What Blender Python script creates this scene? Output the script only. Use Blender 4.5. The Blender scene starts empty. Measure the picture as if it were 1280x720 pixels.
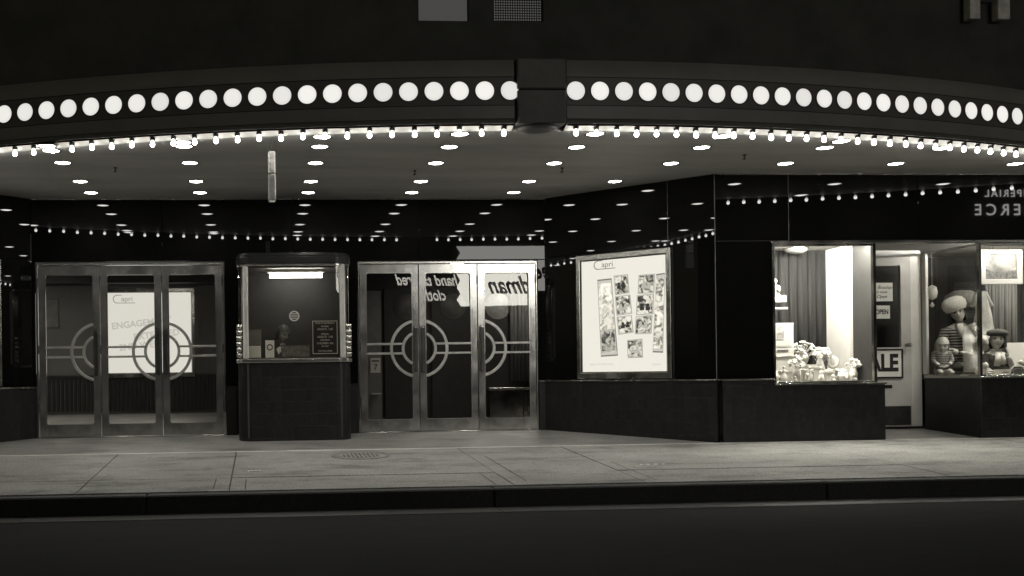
import bpy, bmesh, math, random
from mathutils import Vector, Matrix
random.seed(7)
R = math.radians
PI = math.pi
sc = bpy.context.scene
C = sc.collection

# ------------------------------------------------------------------ camera
cam_d = bpy.data.cameras.new('camera'); cam = bpy.data.objects.new('camera', cam_d); C.objects.link(cam)
sc.camera = cam
YAW, ROLL = R(3.8), R(0.73)
cam_d.sensor_fit = 'HORIZONTAL'; cam_d.sensor_width = 36.0
cam_d.lens = 36.0*1256/1280
cam_d.shift_x = (640-411)/1280.0
cam_d.shift_y = (465.4-360)/1280.0
cam_d.clip_end = 300
cam.location = (0, -13.17, 0.80)
cam.rotation_mode = 'QUATERNION'
cam.rotation_quaternion = (Matrix.Rotation(-YAW, 4, 'Z') @ Matrix.Rotation(PI/2, 4, 'X') @ Matrix.Rotation(-ROLL, 4, 'Z')).to_quaternion()

# ------------------------------------------------------------------ night sky
w = bpy.data.worlds.new("World"); sc.world = w; w.use_nodes = True
nt = w.node_tree; nt.nodes.clear()
sky = nt.nodes.new('ShaderNodeTexSky'); sky.sky_type = 'NISHITA'; sky.sun_disc = False
sky.sun_elevation = R(-2.0); sky.sun_rotation = R(200)
bw = nt.nodes.new('ShaderNodeRGBToBW')
mxn = nt.nodes.new('ShaderNodeMix'); mxn.data_type = 'RGBA'; mxn.blend_type = 'MULTIPLY'; mxn.inputs[0].default_value = 1
mxn.inputs[7].default_value = (1.0, 0.95, 0.60, 1)
bg = nt.nodes.new('ShaderNodeBackground'); bg.inputs[1].default_value = 0.30
wo = nt.nodes.new('ShaderNodeOutputWorld')
nt.links.new(sky.outputs[0], bw.inputs[0]); nt.links.new(bw.outputs[0], mxn.inputs[6])
nt.links.new(mxn.outputs[2], bg.inputs[0]); nt.links.new(bg.outputs[0], wo.inputs[0])
sc.view_settings.view_transform = 'Standard'; sc.view_settings.look = 'None'
sc.view_settings.gamma = 1; sc.view_settings.exposure = 0; sc.view_settings.use_curve_mapping = False
try:
    sc.cycles.max_bounces = 10; sc.cycles.transparent_max_bounces = 16
    sc.cycles.sample_clamp_indirect = 3.0
    sc.cycles.caustics_reflective = False; sc.cycles.caustics_refractive = False
except Exception: pass
TINT = (1.0, 0.982, 0.925)          # the print's faint warm tone

# ------------------------------------------------------------------ materials
MATS = {}
def gray(v, k=1.0): return (v*TINT[0]*k, v*TINT[1]*k, v*TINT[2]*k, 1)
def mat(name, v, rough=0.6, metal=0.0, var=0.0, vscale=6.0, bump=0.0, bscale=40.0, spec=0.5, rvar=0.0, stretch=None, coat=0.0, det=6):
    if name in MATS: return MATS[name]
    m = bpy.data.materials.new(name); m.use_nodes = True; t = m.node_tree
    b = t.nodes['Principled BSDF']
    b.inputs['Base Color'].default_value = gray(v); b.inputs['Roughness'].default_value = rough
    b.inputs['Metallic'].default_value = metal; b.inputs['Specular IOR Level'].default_value = spec
    if coat: b.inputs['Coat Weight'].default_value = coat; b.inputs['Coat Roughness'].default_value = 0.05
    tc = t.nodes.new('ShaderNodeTexCoord'); src = tc.outputs['Object']
    if stretch:
        mp = t.nodes.new('ShaderNodeMapping'); mp.inputs['Scale'].default_value = stretch
        t.links.new(src, mp.inputs[0]); src = mp.outputs[0]
    if var or rvar:
        n = t.nodes.new('ShaderNodeTexNoise'); n.inputs['Scale'].default_value = vscale; n.inputs['Detail'].default_value = det
        n.inputs['Roughness'].default_value = 0.62
        t.links.new(src, n.inputs['Vector'])
        if var:
            mr = t.nodes.new('ShaderNodeMapRange'); mr.inputs[1].default_value = .3; mr.inputs[2].default_value = .7
            mr.inputs[3].default_value = max(0, v*(1-var)); mr.inputs[4].default_value = v*(1+var)
            t.links.new(n.outputs[0], mr.inputs[0])
            mm = t.nodes.new('ShaderNodeMix'); mm.data_type = 'RGBA'; mm.blend_type = 'MULTIPLY'; mm.inputs[0].default_value = 1
            mm.inputs[7].default_value = gray(1)
            t.links.new(mr.outputs[0], mm.inputs[6]); t.links.new(mm.outputs[2], b.inputs['Base Color'])
        if rvar:
            m2 = t.nodes.new('ShaderNodeMapRange'); m2.inputs[1].default_value = .3; m2.inputs[2].default_value = .7
            m2.inputs[3].default_value = max(.02, rough-rvar); m2.inputs[4].default_value = rough+rvar
            t.links.new(n.outputs[0], m2.inputs[0]); t.links.new(m2.outputs[0], b.inputs['Roughness'])
    if bump:
        n2 = t.nodes.new('ShaderNodeTexNoise'); n2.inputs['Scale'].default_value = bscale; n2.inputs['Detail'].default_value = 5
        t.links.new(src, n2.inputs['Vector'])
        bp = t.nodes.new('ShaderNodeBump'); bp.inputs['Strength'].default_value = bump; bp.inputs['Distance'].default_value = 0.01
        t.links.new(n2.outputs[0], bp.inputs['Height']); t.links.new(bp.outputs[0], b.inputs['Normal'])
    MATS[name] = m; return m
def emis(name, v, strength, col=None):
    if name in MATS: return MATS[name]
    m = bpy.data.materials.new(name); m.use_nodes = True; t = m.node_tree; t.nodes.clear()
    e = t.nodes.new('ShaderNodeEmission'); e.inputs[0].default_value = gray(v); e.inputs[1].default_value = strength
    o = t.nodes.new('ShaderNodeOutputMaterial'); t.links.new(e.outputs[0], o.inputs[0])
    MATS[name] = m; return m
def glass(name, k=1.9, tint=0.92, rough=0.0, wav=0.02):
    if name in MATS: return MATS[name]
    m = bpy.data.materials.new(name); m.use_nodes = True; t = m.node_tree; t.nodes.clear()
    tr = t.nodes.new('ShaderNodeBsdfTransparent'); tr.inputs[0].default_value = gray(tint)
    gl = t.nodes.new('ShaderNodeBsdfGlossy'); gl.inputs['Roughness'].default_value = rough; gl.inputs[0].default_value = gray(1)
    def mth(op, a=None, b_=None):
        q = t.nodes.new('ShaderNodeMath'); q.operation = op
        for i_, v_ in enumerate((a, b_)):
            if v_ is None: continue
            if isinstance(v_, (int, float)): q.inputs[i_].default_value = v_
            else: t.links.new(v_, q.inputs[i_])
        return q
    ge = t.nodes.new('ShaderNodeNewGeometry'); dt = t.nodes.new('ShaderNodeVectorMath'); dt.operation = 'DOT_PRODUCT'
    t.links.new(ge.outputs['True Normal'], dt.inputs[0]); t.links.new(ge.outputs['Incoming'], dt.inputs[1])
    ab = mth('ABSOLUTE', dt.outputs['Value']); om = mth('SUBTRACT', 1.0, ab.outputs[0]); pw = mth('POWER', om.outputs[0], 5.0)
    fr = mth('MULTIPLY_ADD', pw.outputs[0], .96); fr.inputs[2].default_value = .04
    mu = mth('MULTIPLY', fr.outputs[0], k); mu.use_clamp = True
    mx = t.nodes.new('ShaderNodeMixShader'); o = t.nodes.new('ShaderNodeOutputMaterial')
    t.links.new(mu.outputs[0], mx.inputs[0])
    t.links.new(tr.outputs[0], mx.inputs[1]); t.links.new(gl.outputs[0], mx.inputs[2]); t.links.new(mx.outputs[0], o.inputs[0])
    if wav:
        tc = t.nodes.new('ShaderNodeTexCoord'); n2 = t.nodes.new('ShaderNodeTexNoise'); n2.inputs['Scale'].default_value = 1.6; n2.inputs['Detail'].default_value = 1
        bp = t.nodes.new('ShaderNodeBump'); bp.inputs['Strength'].default_value = wav; bp.inputs['Distance'].default_value = 0.05
        t.links.new(tc.outputs['Object'], n2.inputs[0]); t.links.new(n2.outputs[0], bp.inputs['Height']); t.links.new(bp.outputs[0], gl.inputs['Normal'])
    MATS[name] = m; return m
def tile_mat(name, v, size=(0.10, 0.10), mortar=0.004, rough=0.35, offs=0.0, mv=0.02, var=.45):
    if name in MATS: return MATS[name]
    m = bpy.data.materials.new(name); m.use_nodes = True; t = m.node_tree; b = t.nodes['Principled BSDF']
    tc = t.nodes.new('ShaderNodeTexCoord'); sp = t.nodes.new('ShaderNodeSeparateXYZ'); cb = t.nodes.new('ShaderNodeCombineXYZ')
    ad = t.nodes.new('ShaderNodeMath'); ad.operation = 'SUBTRACT'
    t.links.new(tc.outputs['Object'], sp.inputs[0]); t.links.new(sp.outputs[0], ad.inputs[0]); t.links.new(sp.outputs[1], ad.inputs[1])
    t.links.new(ad.outputs[0], cb.inputs[0]); t.links.new(sp.outputs[2], cb.inputs[1])
    br = t.nodes.new('ShaderNodeTexBrick'); br.offset = offs; br.inputs['Scale'].default_value = 1
    br.inputs['Brick Width'].default_value = size[0]; br.inputs['Row Height'].default_value = size[1]
    br.inputs['Mortar Size'].default_value = mortar; br.inputs['Color1'].default_value = gray(v*(1-var)); br.inputs['Color2'].default_value = gray(v*(1+var))
    br.inputs['Mortar'].default_value = gray(mv); br.inputs['Mortar Smooth'].default_value = .2
    t.links.new(cb.outputs[0], br.inputs[0])
    n = t.nodes.new('ShaderNodeTexNoise'); n.inputs['Scale'].default_value = 22; n.inputs['Detail'].default_value = 6
    t.links.new(tc.outputs['Object'], n.inputs[0])
    mr = t.nodes.new('ShaderNodeMapRange'); mr.inputs[1].default_value = .35; mr.inputs[2].default_value = .7; mr.inputs[3].default_value = .5; mr.inputs[4].default_value = 1.5
    t.links.new(n.outputs[0], mr.inputs[0])
    mm = t.nodes.new('ShaderNodeMix'); mm.data_type = 'RGBA'; mm.blend_type = 'MULTIPLY'; mm.inputs[0].default_value = 1
    t.links.new(br.outputs[0], mm.inputs[6]); t.links.new(mr.outputs[0], mm.inputs[7]); t.links.new(mm.outputs[2], b.inputs['Base Color'])
    b.inputs['Roughness'].default_value = rough
    bp = t.nodes.new('ShaderNodeBump'); bp.inputs['Strength'].default_value = .5; bp.inputs['Distance'].default_value = .004; bp.invert = True
    t.links.new(br.outputs['Fac'], bp.inputs['Height']); t.links.new(bp.outputs[0], b.inputs['Normal'])
    MATS[name] = m; return m
def picture_mat(name, lo, hi, scale=9, emit=0.0, seed=0.0):
    """a printed photograph: soft irregular greys"""
    if name in MATS: return MATS[name]
    m = bpy.data.materials.new(name); m.use_nodes = True; t = m.node_tree
    b = t.nodes['Principled BSDF']; tc = t.nodes.new('ShaderNodeTexCoord')
    mp = t.nodes.new('ShaderNodeMapping'); mp.inputs['Location'].default_value = (seed, seed*1.7, seed*.3)
    t.links.new(tc.outputs['Object'], mp.inputs[0])
    n = t.nodes.new('ShaderNodeTexNoise'); n.inputs['Scale'].default_value = scale; n.inputs['Detail'].default_value = 3; n.inputs['Distortion'].default_value = 1.2
    t.links.new(mp.outputs[0], n.inputs[0])
    cr = t.nodes.new('ShaderNodeValToRGB'); cr.color_ramp.elements[0].position = .38; cr.color_ramp.elements[0].color = gray(lo)
    cr.color_ramp.elements[1].position = .62; cr.color_ramp.elements[1].color = gray(hi)
    t.links.new(n.outputs[0], cr.inputs[0]); t.links.new(cr.outputs[0], b.inputs['Base Color']); b.inputs['Roughness'].default_value = .5
    if emit:
        t.links.new(cr.outputs[0], b.inputs['Emission Color']); b.inputs['Emission Strength'].default_value = emit
        b.inputs['Base Color'].default_value = gray(.05)
    MATS[name] = m; return m

M = dict(
 vit=mat('black_glass_panel', .006, .012, bump=.010, bscale=1.2, spec=.28),
 seam=mat('seam_grout', .16, .5),
 backing=mat('wall_backing', .05, .8),
 tile=tile_mat('dark_glazed_tile', .010, (.075, .15), .003, .42, mv=.006),
 ledge=mat('polished_steel_ledge', .55, .22, 1.0, rvar=.1, vscale=12),
 steel=mat('brushed_steel', .46, .22, 1.0, var=.35, vscale=3.2, rvar=.08, bump=.05, bscale=2.2, det=2.5),
 dframe=mat('door_frame_steel', .58, .17, .82, var=.30, vscale=3.0, rvar=.08, bump=.09, bscale=2.6, det=3),
 steel2=mat('bright_chrome', .66, .20, .9, var=.1, vscale=9, det=2),
 steeld=mat('dark_bronze', .10, .35, .8, var=.3),
 ring=mat('cast_aluminium', .62, .28, .5, var=.2, vscale=14),
 glassd=glass('door_glass', 2.0, .80, 0, .008),
 glassw=glass('window_glass', 1.0, .95, 0, .02),
 glassb=glass('booth_glass', 1.5, .93, 0, .03),
 soffit=mat('soffit_plaster', .55, .55, var=.16, vscale=1.3, bump=.06, bscale=2.5, stretch=(.5, 2.2, 1)),
 fascia=mat('fascia_enamel', .25, .42, var=.12, vscale=2.5),
 fasciad=mat('fascia_dark_enamel', .15, .45, var=.12, vscale=2.5),
 groove=mat('groove_black', .01, .6),
 trim=mat('white_enamel_trim', .72, .35, var=.08, vscale=8),
 down=emis('downlight_lens', 1, 34), bulb=None, disc=None,
 tube=emis('fluorescent_tube', 1, 22.0), tubew=emis('window_fluorescent_tube', 1, 850.0),
 socket=mat('socket_black', .03, .5),
 wall=mat('upper_wall_brick', .085, .85, var=.25, vscale=2, bump=.3, bscale=30),
 paper=mat('white_paper', .78, .7, var=.04, vscale=5), card=mat('cream_card', .62, .7, var=.1),
 black=mat('black_paint', .015, .4), dgrey=mat('dark_grey_paint', .05, .5, var=.2), grey=mat('grey_paint', .12, .6, var=.15),
 lobby=mat('lobby_wall_plaster', .17, .7, var=.12, vscale=1.2), lobbyd=mat('lobby_dark_panel', .025, .5, var=.3, vscale=3),
 white=mat('white_gloss_paint', .72, .35, var=.08, vscale=3), china=mat('white_china', .88, .18, var=.05, vscale=20),
 chinag=mat('grey_glaze', .60, .25, var=.35, vscale=25), brass=mat('dull_brass', .4, .3, .9, var=.2),
 skin=mat('mannequin_skin', .55, .45), skinp=mat('human_skin', .36, .5), hair=mat('dark_hair', .05, .5, bump=.4, bscale=60, stretch=(1, 1, .2)),
 hairl=mat('light_hair', .35, .6, bump=.5, bscale=60), lips=mat('painted_lips', .08, .4), eye=mat('eye_dark', .02, .2),
 knit=mat('white_knit', .75, .9, var=.12, vscale=40, bump=.6, bscale=60), coat=mat('pale_coat_cloth', .55, .85, var=.25, vscale=9, bump=.4, bscale=20),
 felt=mat('dark_felt', .07, .9, var=.3, vscale=20), fur=mat('grey_fur', .24, .95, var=.4, vscale=30, bump=.8, bscale=60),
 curtain=mat('grey_curtain', .005, .85, var=.3, vscale=2.2, stretch=(6, 1, .25)), curtl=mat('striped_drape', .13, .85, var=.35, vscale=4, stretch=(14, 14, .15)),
)

def bulb_mat():
    # a frosted bulb: dim neck, hot globe
    m = bpy.data.materials.new('bulb_glass'); m.use_nodes = True; t = m.node_tree; t.nodes.clear()
    tc = t.nodes.new('ShaderNodeTexCoord'); sp = t.nodes.new('ShaderNodeSeparateXYZ'); mr = t.nodes.new('ShaderNodeMapRange')
    mr.inputs[1].default_value = -.010; mr.inputs[2].default_value = -.038; mr.inputs[3].default_value = 4; mr.inputs[4].default_value = 34
    e = t.nodes.new('ShaderNodeEmission'); e.inputs[0].default_value = gray(1); o = t.nodes.new('ShaderNodeOutputMaterial')
    t.links.new(tc.outputs['Object'], sp.inputs[0]); t.links.new(sp.outputs[2], mr.inputs[0]); t.links.new(mr.outputs[0], e.inputs[1]); t.links.new(e.outputs[0], o.inputs[0])
    return m
M['bulb'] = bulb_mat()
def lamp_glass():
    # opal glass: each lamp has burnt to a slightly different brightness, a little weaker at the rim
    m = bpy.data.materials.new('fascia_lamp_glass'); m.use_nodes = True; t = m.node_tree; t.nodes.clear()
    oi = t.nodes.new('ShaderNodeObjectInfo'); mr = t.nodes.new('ShaderNodeMapRange'); mr.inputs[3].default_value = .78; mr.inputs[4].default_value = .92
    tc = t.nodes.new('ShaderNodeTexCoord'); ln = t.nodes.new('ShaderNodeVectorMath'); ln.operation = 'LENGTH'
    m2 = t.nodes.new('ShaderNodeMapRange'); m2.inputs[1].default_value = .055; m2.inputs[2].default_value = .09; m2.inputs[3].default_value = 1; m2.inputs[4].default_value = .90
    mu = t.nodes.new('ShaderNodeMath'); mu.operation = 'MULTIPLY'
    e = t.nodes.new('ShaderNodeEmission'); e.inputs[0].default_value = gray(1); o = t.nodes.new('ShaderNodeOutputMaterial')
    t.links.new(oi.outputs['Random'], mr.inputs[0]); t.links.new(tc.outputs['Object'], ln.inputs[0]); t.links.new(ln.outputs['Value'], m2.inputs[0])
    t.links.new(mr.outputs[0], mu.inputs[0]); t.links.new(m2.outputs[0], mu.inputs[1]); t.links.new(mu.outputs[0], e.inputs[1]); t.links.new(e.outputs[0], o.inputs[0]); return m
M['disc'] = lamp_glass()
# ------------------------------------------------------------------ mesh helpers
class MB:
    def __init__(s): s.b = bmesh.new()
    def box(s, x0, x1, y0, y1, z0, z1):
        vs = [s.b.verts.new(p) for p in ((x0,y0,z0),(x1,y0,z0),(x1,y1,z0),(x0,y1,z0),(x0,y0,z1),(x1,y0,z1),(x1,y1,z1),(x0,y1,z1))]
        for f in ((0,3,2,1),(4,5,6,7),(0,1,5,4),(1,2,6,5),(2,3,7,6),(3,0,4,7)): s.b.faces.new([vs[i] for i in f])
        return s
    def obox(s, P, u, u0, u1, d0, d1, z0, z1):
        """box in a wall frame: u along the wall, d out of the wall (towards the street)"""
        ux, uy = u; nx, ny = uy, -ux
        if ny > 0: nx, ny = -nx, -ny
        def pt(a, d, z): return (P[0]+ux*a+nx*d, P[1]+uy*a+ny*d, z)
        vs = [s.b.verts.new(p) for p in (pt(u0,d0,z0),pt(u1,d0,z0),pt(u1,d1,z0),pt(u0,d1,z0),pt(u0,d0,z1),pt(u1,d0,z1),pt(u1,d1,z1),pt(u0,d1,z1))]
        for f in ((0,3,2,1),(4,5,6,7),(0,1,5,4),(1,2,6,5),(2,3,7,6),(3,0,4,7)): s.b.faces.new([vs[i] for i in f])
        return s
    def lathe(s, prof, c=(0,0,0), n=20, axis='z', sx=1, sy=1):
        rings = []
        for r, z in prof:
            ring = []
            for k in range(n):
                a = 2*PI*k/n
                if axis == 'z': p = (c[0]+r*sx*math.cos(a), c[1]+r*sy*math.sin(a), c[2]+z)
                elif axis == 'y': p = (c[0]+r*sx*math.cos(a), c[1]+z, c[2]+r*sy*math.sin(a))
                else: p = (c[0]+z, c[1]+r*sx*math.cos(a), c[2]+r*sy*math.sin(a))
                ring.append(s.b.verts.new(p))
            rings.append(ring)
        for a, b in zip(rings, rings[1:]):
            for k in range(n): s.b.faces.new((a[k], a[(k+1)%n], b[(k+1)%n], b[k]))
        if prof[0][0] > 1e-5: s.b.faces.new(rings[0][::-1])
        if prof[-1][0] > 1e-5: s.b.faces.new(rings[-1])
        return s
    def ball(s, c, rx, ry=None, rz=None, n=14):
        ry = ry or rx; rz = rz or rx
        prof = [(max(1e-4, math.sin(PI*i/(n//2+2))), -math.cos(PI*i/(n//2+2))) for i in range(n//2+3)]
        rings = []
        for r, z in prof:
            rings.append([s.b.verts.new((c[0]+rx*r*math.cos(2*PI*k/n), c[1]+ry*r*math.sin(2*PI*k/n), c[2]+rz*z)) for k in range(n)])
        for a, b in zip(rings, rings[1:]):
            for k in range(n): s.b.faces.new((a[k], a[(k+1)%n], b[(k+1)%n], b[k]))
        return s
    def tube(s, p0, p1, r, n=10, r1=None):
        p0 = Vector(p0); p1 = Vector(p1); r1 = r if r1 is None else r1
        d = (p1-p0).normalized(); a = d.orthogonal().normalized(); b2 = d.cross(a)
        A = [s.b.verts.new(p0+a*math.cos(2*PI*k/n)*r+b2*math.sin(2*PI*k/n)*r) for k in range(n)]
        B = [s.b.verts.new(p1+a*math.cos(2*PI*k/n)*r1+b2*math.sin(2*PI*k/n)*r1) for k in range(n)]
        for k in range(n): s.b.faces.new((A[k], A[(k+1)%n], B[(k+1)%n], B[k]))
        s.b.faces.new(A[::-1]); s.b.faces.new(B); return s
    def prism(s, pts, z0, z1):
        """plan polygon extruded in z"""
        a = [s.b.verts.new((x, y, z0)) for x, y in pts]; b = [s.b.verts.new((x, y, z1)) for x, y in pts]; n = len(pts)
        s.b.faces.new(a[::-1]); s.b.faces.new(b)
        for i in range(n): s.b.faces.new((a[i], a[(i+1)%n], b[(i+1)%n], b[i]))
        return s
    def plate(s, pts, y0, y1):
        """outline in x,z extruded along y"""
        a = [s.b.verts.new((x, y0, z)) for x, z in pts]; b = [s.b.verts.new((x, y1, z)) for x, z in pts]; n = len(pts)
        s.b.faces.new(a); s.b.faces.new(b[::-1])
        for i in range(n): s.b.faces.new((a[i], b[i], b[(i+1)%n], a[(i+1)%n]))
        return s
    def build(s, name, m, parent=None, loc=None, smooth=False, bevel=0):
        bmesh.ops.recalc_face_normals(s.b, faces=s.b.faces)
        if bevel:
            es = [e for e in s.b.edges if len(e.link_faces) == 2 and e.calc_face_angle(0) > .6]
            bmesh.ops.bevel(s.b, geom=es, offset=bevel, segments=1, affect='EDGES', clamp_overlap=True)
        me = bpy.data.meshes.new(name); s.b.to_mesh(me); s.b.free()
        if smooth:
            for p in me.polygons: p.use_smooth = True
        me.materials.append(m)
        o = bpy.data.objects.new(name, me); C.objects.link(o)
        if parent: o.parent = parent
        if loc: o.location = loc
        return o
def tag(o, label=None, cat=None, group=None, kind=None):
    if label: o['label'] = label
    if cat: o['category'] = cat
    if group: o['group'] = group
    if kind: o['kind'] = kind
    return o
def thing(name, label, cat, loc=(0,0,0), rz=0, group=None):
    o = bpy.data.objects.new(name, None); C.objects.link(o); o.location = loc; o.rotation_euler = (0, 0, rz)
    o.empty_display_size = .2
    return tag(o, label, cat, group)
def dup(o, parent=None, loc=None):
    c = o.copy(); C.objects.link(c)
    if parent: c.parent = parent
    if loc is not None: c.location = loc
    for ch in list(o.children):
        dup(ch, c)
    return c
def text_obj(name, s, size, m, parent=None, loc=(0,0,0), rot=(PI/2,0,0), extrude=.002, shear=0, align='CENTER', sx=1.0, space=1.0, bold=0.0, line=1.0, fit=None):
    cu = bpy.data.curves.new(name, 'FONT'); cu.body = s; cu.size = size; cu.extrude = extrude; cu.shear = shear
    cu.align_x = align; cu.align_y = 'CENTER'; cu.space_character = space; cu.offset = bold; cu.space_line = line; cu.resolution_u = 3
    t = bpy.data.objects.new(name+'_tmp', cu); C.objects.link(t)
    bpy.context.view_layer.update()
    me = bpy.data.meshes.new_from_object(t.evaluated_get(bpy.context.evaluated_depsgraph_get()))
    bpy.data.objects.remove(t); bpy.data.curves.remove(cu)
    if fit:
        xs_ = [v.co.x for v in me.vertices]; k = fit/(max(xs_)-min(xs_))
        for v in me.vertices: v.co.x *= k
    me.name = name; me.materials.clear(); me.materials.append(m)
    o = bpy.data.objects.new(name, me); C.objects.link(o); o.rotation_euler = rot; o.location = loc; o.scale = (sx, 1, 1)
    if parent: o.parent = parent
    return o
def panel_frame(b, x0, x1, z0, z1, ml, mr, mb, mt, r, y0, y1, nseg=5):
    """rectangular frame with a rounded rectangular hole, extruded in y"""
    ix0, ix1, iz0, iz1 = x0+ml, x1-mr, z0+mb, z1-mt
    inner, outer = [], []
    for (cx, cz, a0, ox, oz) in ((ix1-r, iz1-r, 0, x1, z1), (ix0+r, iz1-r, 90, x0, z1), (ix0+r, iz0+r, 180, x0, z0), (ix1-r, iz0+r, 270, x1, z0)):
        for k in range(nseg+1):
            a = R(a0+90*k/nseg); inner.append((cx+r*math.cos(a), cz+r*math.sin(a)))
            if k == 0: outer.append((ox, cz) if a0 in (0, 180) else (cx, oz))
            elif k == nseg: outer.append((cx, oz) if a0 in (0, 180) else (ox, cz))
            else: outer.append((ox, oz))
    n = len(inner)
    def V(p, y): return b.b.verts.new((p[0], y, p[1]))
    i0 = [V(p, y0) for p in inner]; i1 = [V(p, y1) for p in inner]
    cache = {}
    def O(p, y):
        k = (round(p[0],5), round(p[1],5), y)
        if k not in cache: cache[k] = V(p, y)
        return cache[k]
    o0 = [O(p, y0) for p in outer]; o1 = [O(p, y1) for p in outer]
    def face(vs):
        u = []
        for v in vs:
            if v not in u: u.append(v)
        if len(u) > 2:
            try: b.b.faces.new(u)
            except ValueError: pass
    for k in range(n):
        j = (k+1) % n
        face((i0[k], i0[j], o0[j], o0[k])); face((i1[j], i1[k], o1[k], o1[j])); face((i0[j], i0[k], i1[k], i1[j])); face((o0[k], o0[j], o1[j], o1[k]))
    return b
def arc_band(b, cx, cz, r0, r1, a0, a1, y0, y1, n=28):
    pts = [(cx+r1*math.cos(a0+(a1-a0)*k/n), cz+r1*math.sin(a0+(a1-a0)*k/n)) for k in range(n+1)]
    pin = [(cx+r0*math.cos(a0+(a1-a0)*k/n), cz+r0*math.sin(a0+(a1-a0)*k/n)) for k in range(n+1)]
    for k in range(n):
        q = [pts[k], pts[k+1], pin[k+1], pin[k]]
        f = [b.b.verts.new((x, y0, z)) for x, z in q]; g = [b.b.verts.new((x, y1, z)) for x, z in q]
        b.b.faces.new(f); b.b.faces.new(g[::-1])
        for i in (0, 2): b.b.faces.new((f[i], g[i], g[(i+1)%4], f[(i+1)%4]))
        if k == 0: b.b.faces.new((f[3], g[3], g[0], f[0]))
        if k == n-1: b.b.faces.new((f[1], g[1], g[2], f[2]))
    return b

# ================================================================== SETTING
SL = 0.05                                    # sidewalk falls 5 cm per metre towards the kerb
def gz(y): return SL*y                       # y is negative towards the street
def concrete(name, v, rough, scale=1.0):
    m = bpy.data.materials.new(name); m.use_nodes = True; t = m.node_tree; b = t.nodes['Principled BSDF']
    tc = t.nodes.new('ShaderNodeTexCoord')
    def noise(sc_, d, lo, hi, a, z, st=(1,1,1)):
        mp = t.nodes.new('ShaderNodeMapping'); mp.inputs['Scale'].default_value = st; t.links.new(tc.outputs['Object'], mp.inputs[0])
        n = t.nodes.new('ShaderNodeTexNoise'); n.inputs['Scale'].default_value = sc_; n.inputs['Detail'].default_value = d; n.inputs['Roughness'].default_value = .65
        t.links.new(mp.outputs[0], n.inputs[0])
        r = t.nodes.new('ShaderNodeMapRange'); r.inputs[1].default_value = lo; r.inputs[2].default_value = hi; r.inputs[3].default_value = a; r.inputs[4].default_value = z
        t.links.new(n.outputs[0], r.inputs[0]); return r.outputs[0], n.outputs[0]
    a, _ = noise(.7, 6, .3, .7, .72, 1.22); c, fine = noise(70, 5, .3, .7, .45, 1.6); st_, _ = noise(1.6, 9, .50, .68, 1.0, .50, (1, 2.4, 1))
    sp, _ = noise(14, 2, .70, .74, 1.0, .35)
    last = a
    for q in (c, st_, sp):
        mm = t.nodes.new('ShaderNodeMath'); mm.operation = 'MULTIPLY'; t.links.new(last, mm.inputs[0]); t.links.new(q, mm.inputs[1]); last = mm.outputs[0]
    mx = t.nodes.new('ShaderNodeMix'); mx.data_type = 'RGBA'; mx.blend_type = 'MULTIPLY'; mx.inputs[0].default_value = 1
    mx.inputs[6].default_value = gray(v); t.links.new(last, mx.inputs[7]); t.links.new(mx.outputs[2], b.inputs['Base Color'])
    b.inputs['Roughness'].default_value = rough
    bp = t.nodes.new('ShaderNodeBump'); bp.inputs['Strength'].default_value = .5; bp.inputs['Distance'].default_value = .004
    t.links.new(fine, bp.inputs['Height']); t.links.new(bp.outputs[0], b.inputs['Normal'])
    return m
M['conc'] = concrete('sidewalk_concrete', .27, .75); M['terr'] = concrete('terrazzo', .24, .42)
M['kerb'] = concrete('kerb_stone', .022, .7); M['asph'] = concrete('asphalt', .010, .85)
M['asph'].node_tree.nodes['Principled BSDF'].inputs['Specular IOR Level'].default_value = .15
M['joint'] = mat('sidewalk_joint', .05, .9); M['pale'] = mat('pale_granite_strip', .55, .5, var=.25, vscale=5)

YK = -4.55
def sheet(name, x0, x1, y0, y1, f, m, dz=0, nx=1):
    b = bmesh.new(); vs = [b.verts.new((x, y, f(y)+dz)) for x, y in ((x0,y0),(x1,y0),(x1,y1),(x0,y1))]
    b.faces.new(vs); me = bpy.data.meshes.new(name); b.to_mesh(me); b.free(); me.materials.append(m)
    o = bpy.data.objects.new(name, me); C.objects.link(o); tag(o, kind='structure'); return o
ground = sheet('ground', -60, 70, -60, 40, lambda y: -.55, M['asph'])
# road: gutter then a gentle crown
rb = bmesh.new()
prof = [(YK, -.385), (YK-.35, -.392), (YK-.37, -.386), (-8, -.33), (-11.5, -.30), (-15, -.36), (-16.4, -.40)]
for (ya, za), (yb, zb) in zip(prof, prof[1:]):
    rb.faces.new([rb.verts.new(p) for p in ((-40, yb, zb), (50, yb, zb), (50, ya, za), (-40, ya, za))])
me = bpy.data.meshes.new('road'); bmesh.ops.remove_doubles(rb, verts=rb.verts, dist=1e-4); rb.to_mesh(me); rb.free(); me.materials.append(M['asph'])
road = bpy.data.objects.new('road', me); C.objects.link(road); tag(road, kind='structure')
b = MB()
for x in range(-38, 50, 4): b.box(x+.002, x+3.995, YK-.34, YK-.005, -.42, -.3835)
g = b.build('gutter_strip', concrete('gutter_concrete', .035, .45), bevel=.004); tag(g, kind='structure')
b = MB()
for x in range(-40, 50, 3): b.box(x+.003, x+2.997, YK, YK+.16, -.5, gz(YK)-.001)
k = b.build('kerb', M['kerb'], bevel=.012); tag(k, kind='structure')
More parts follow.
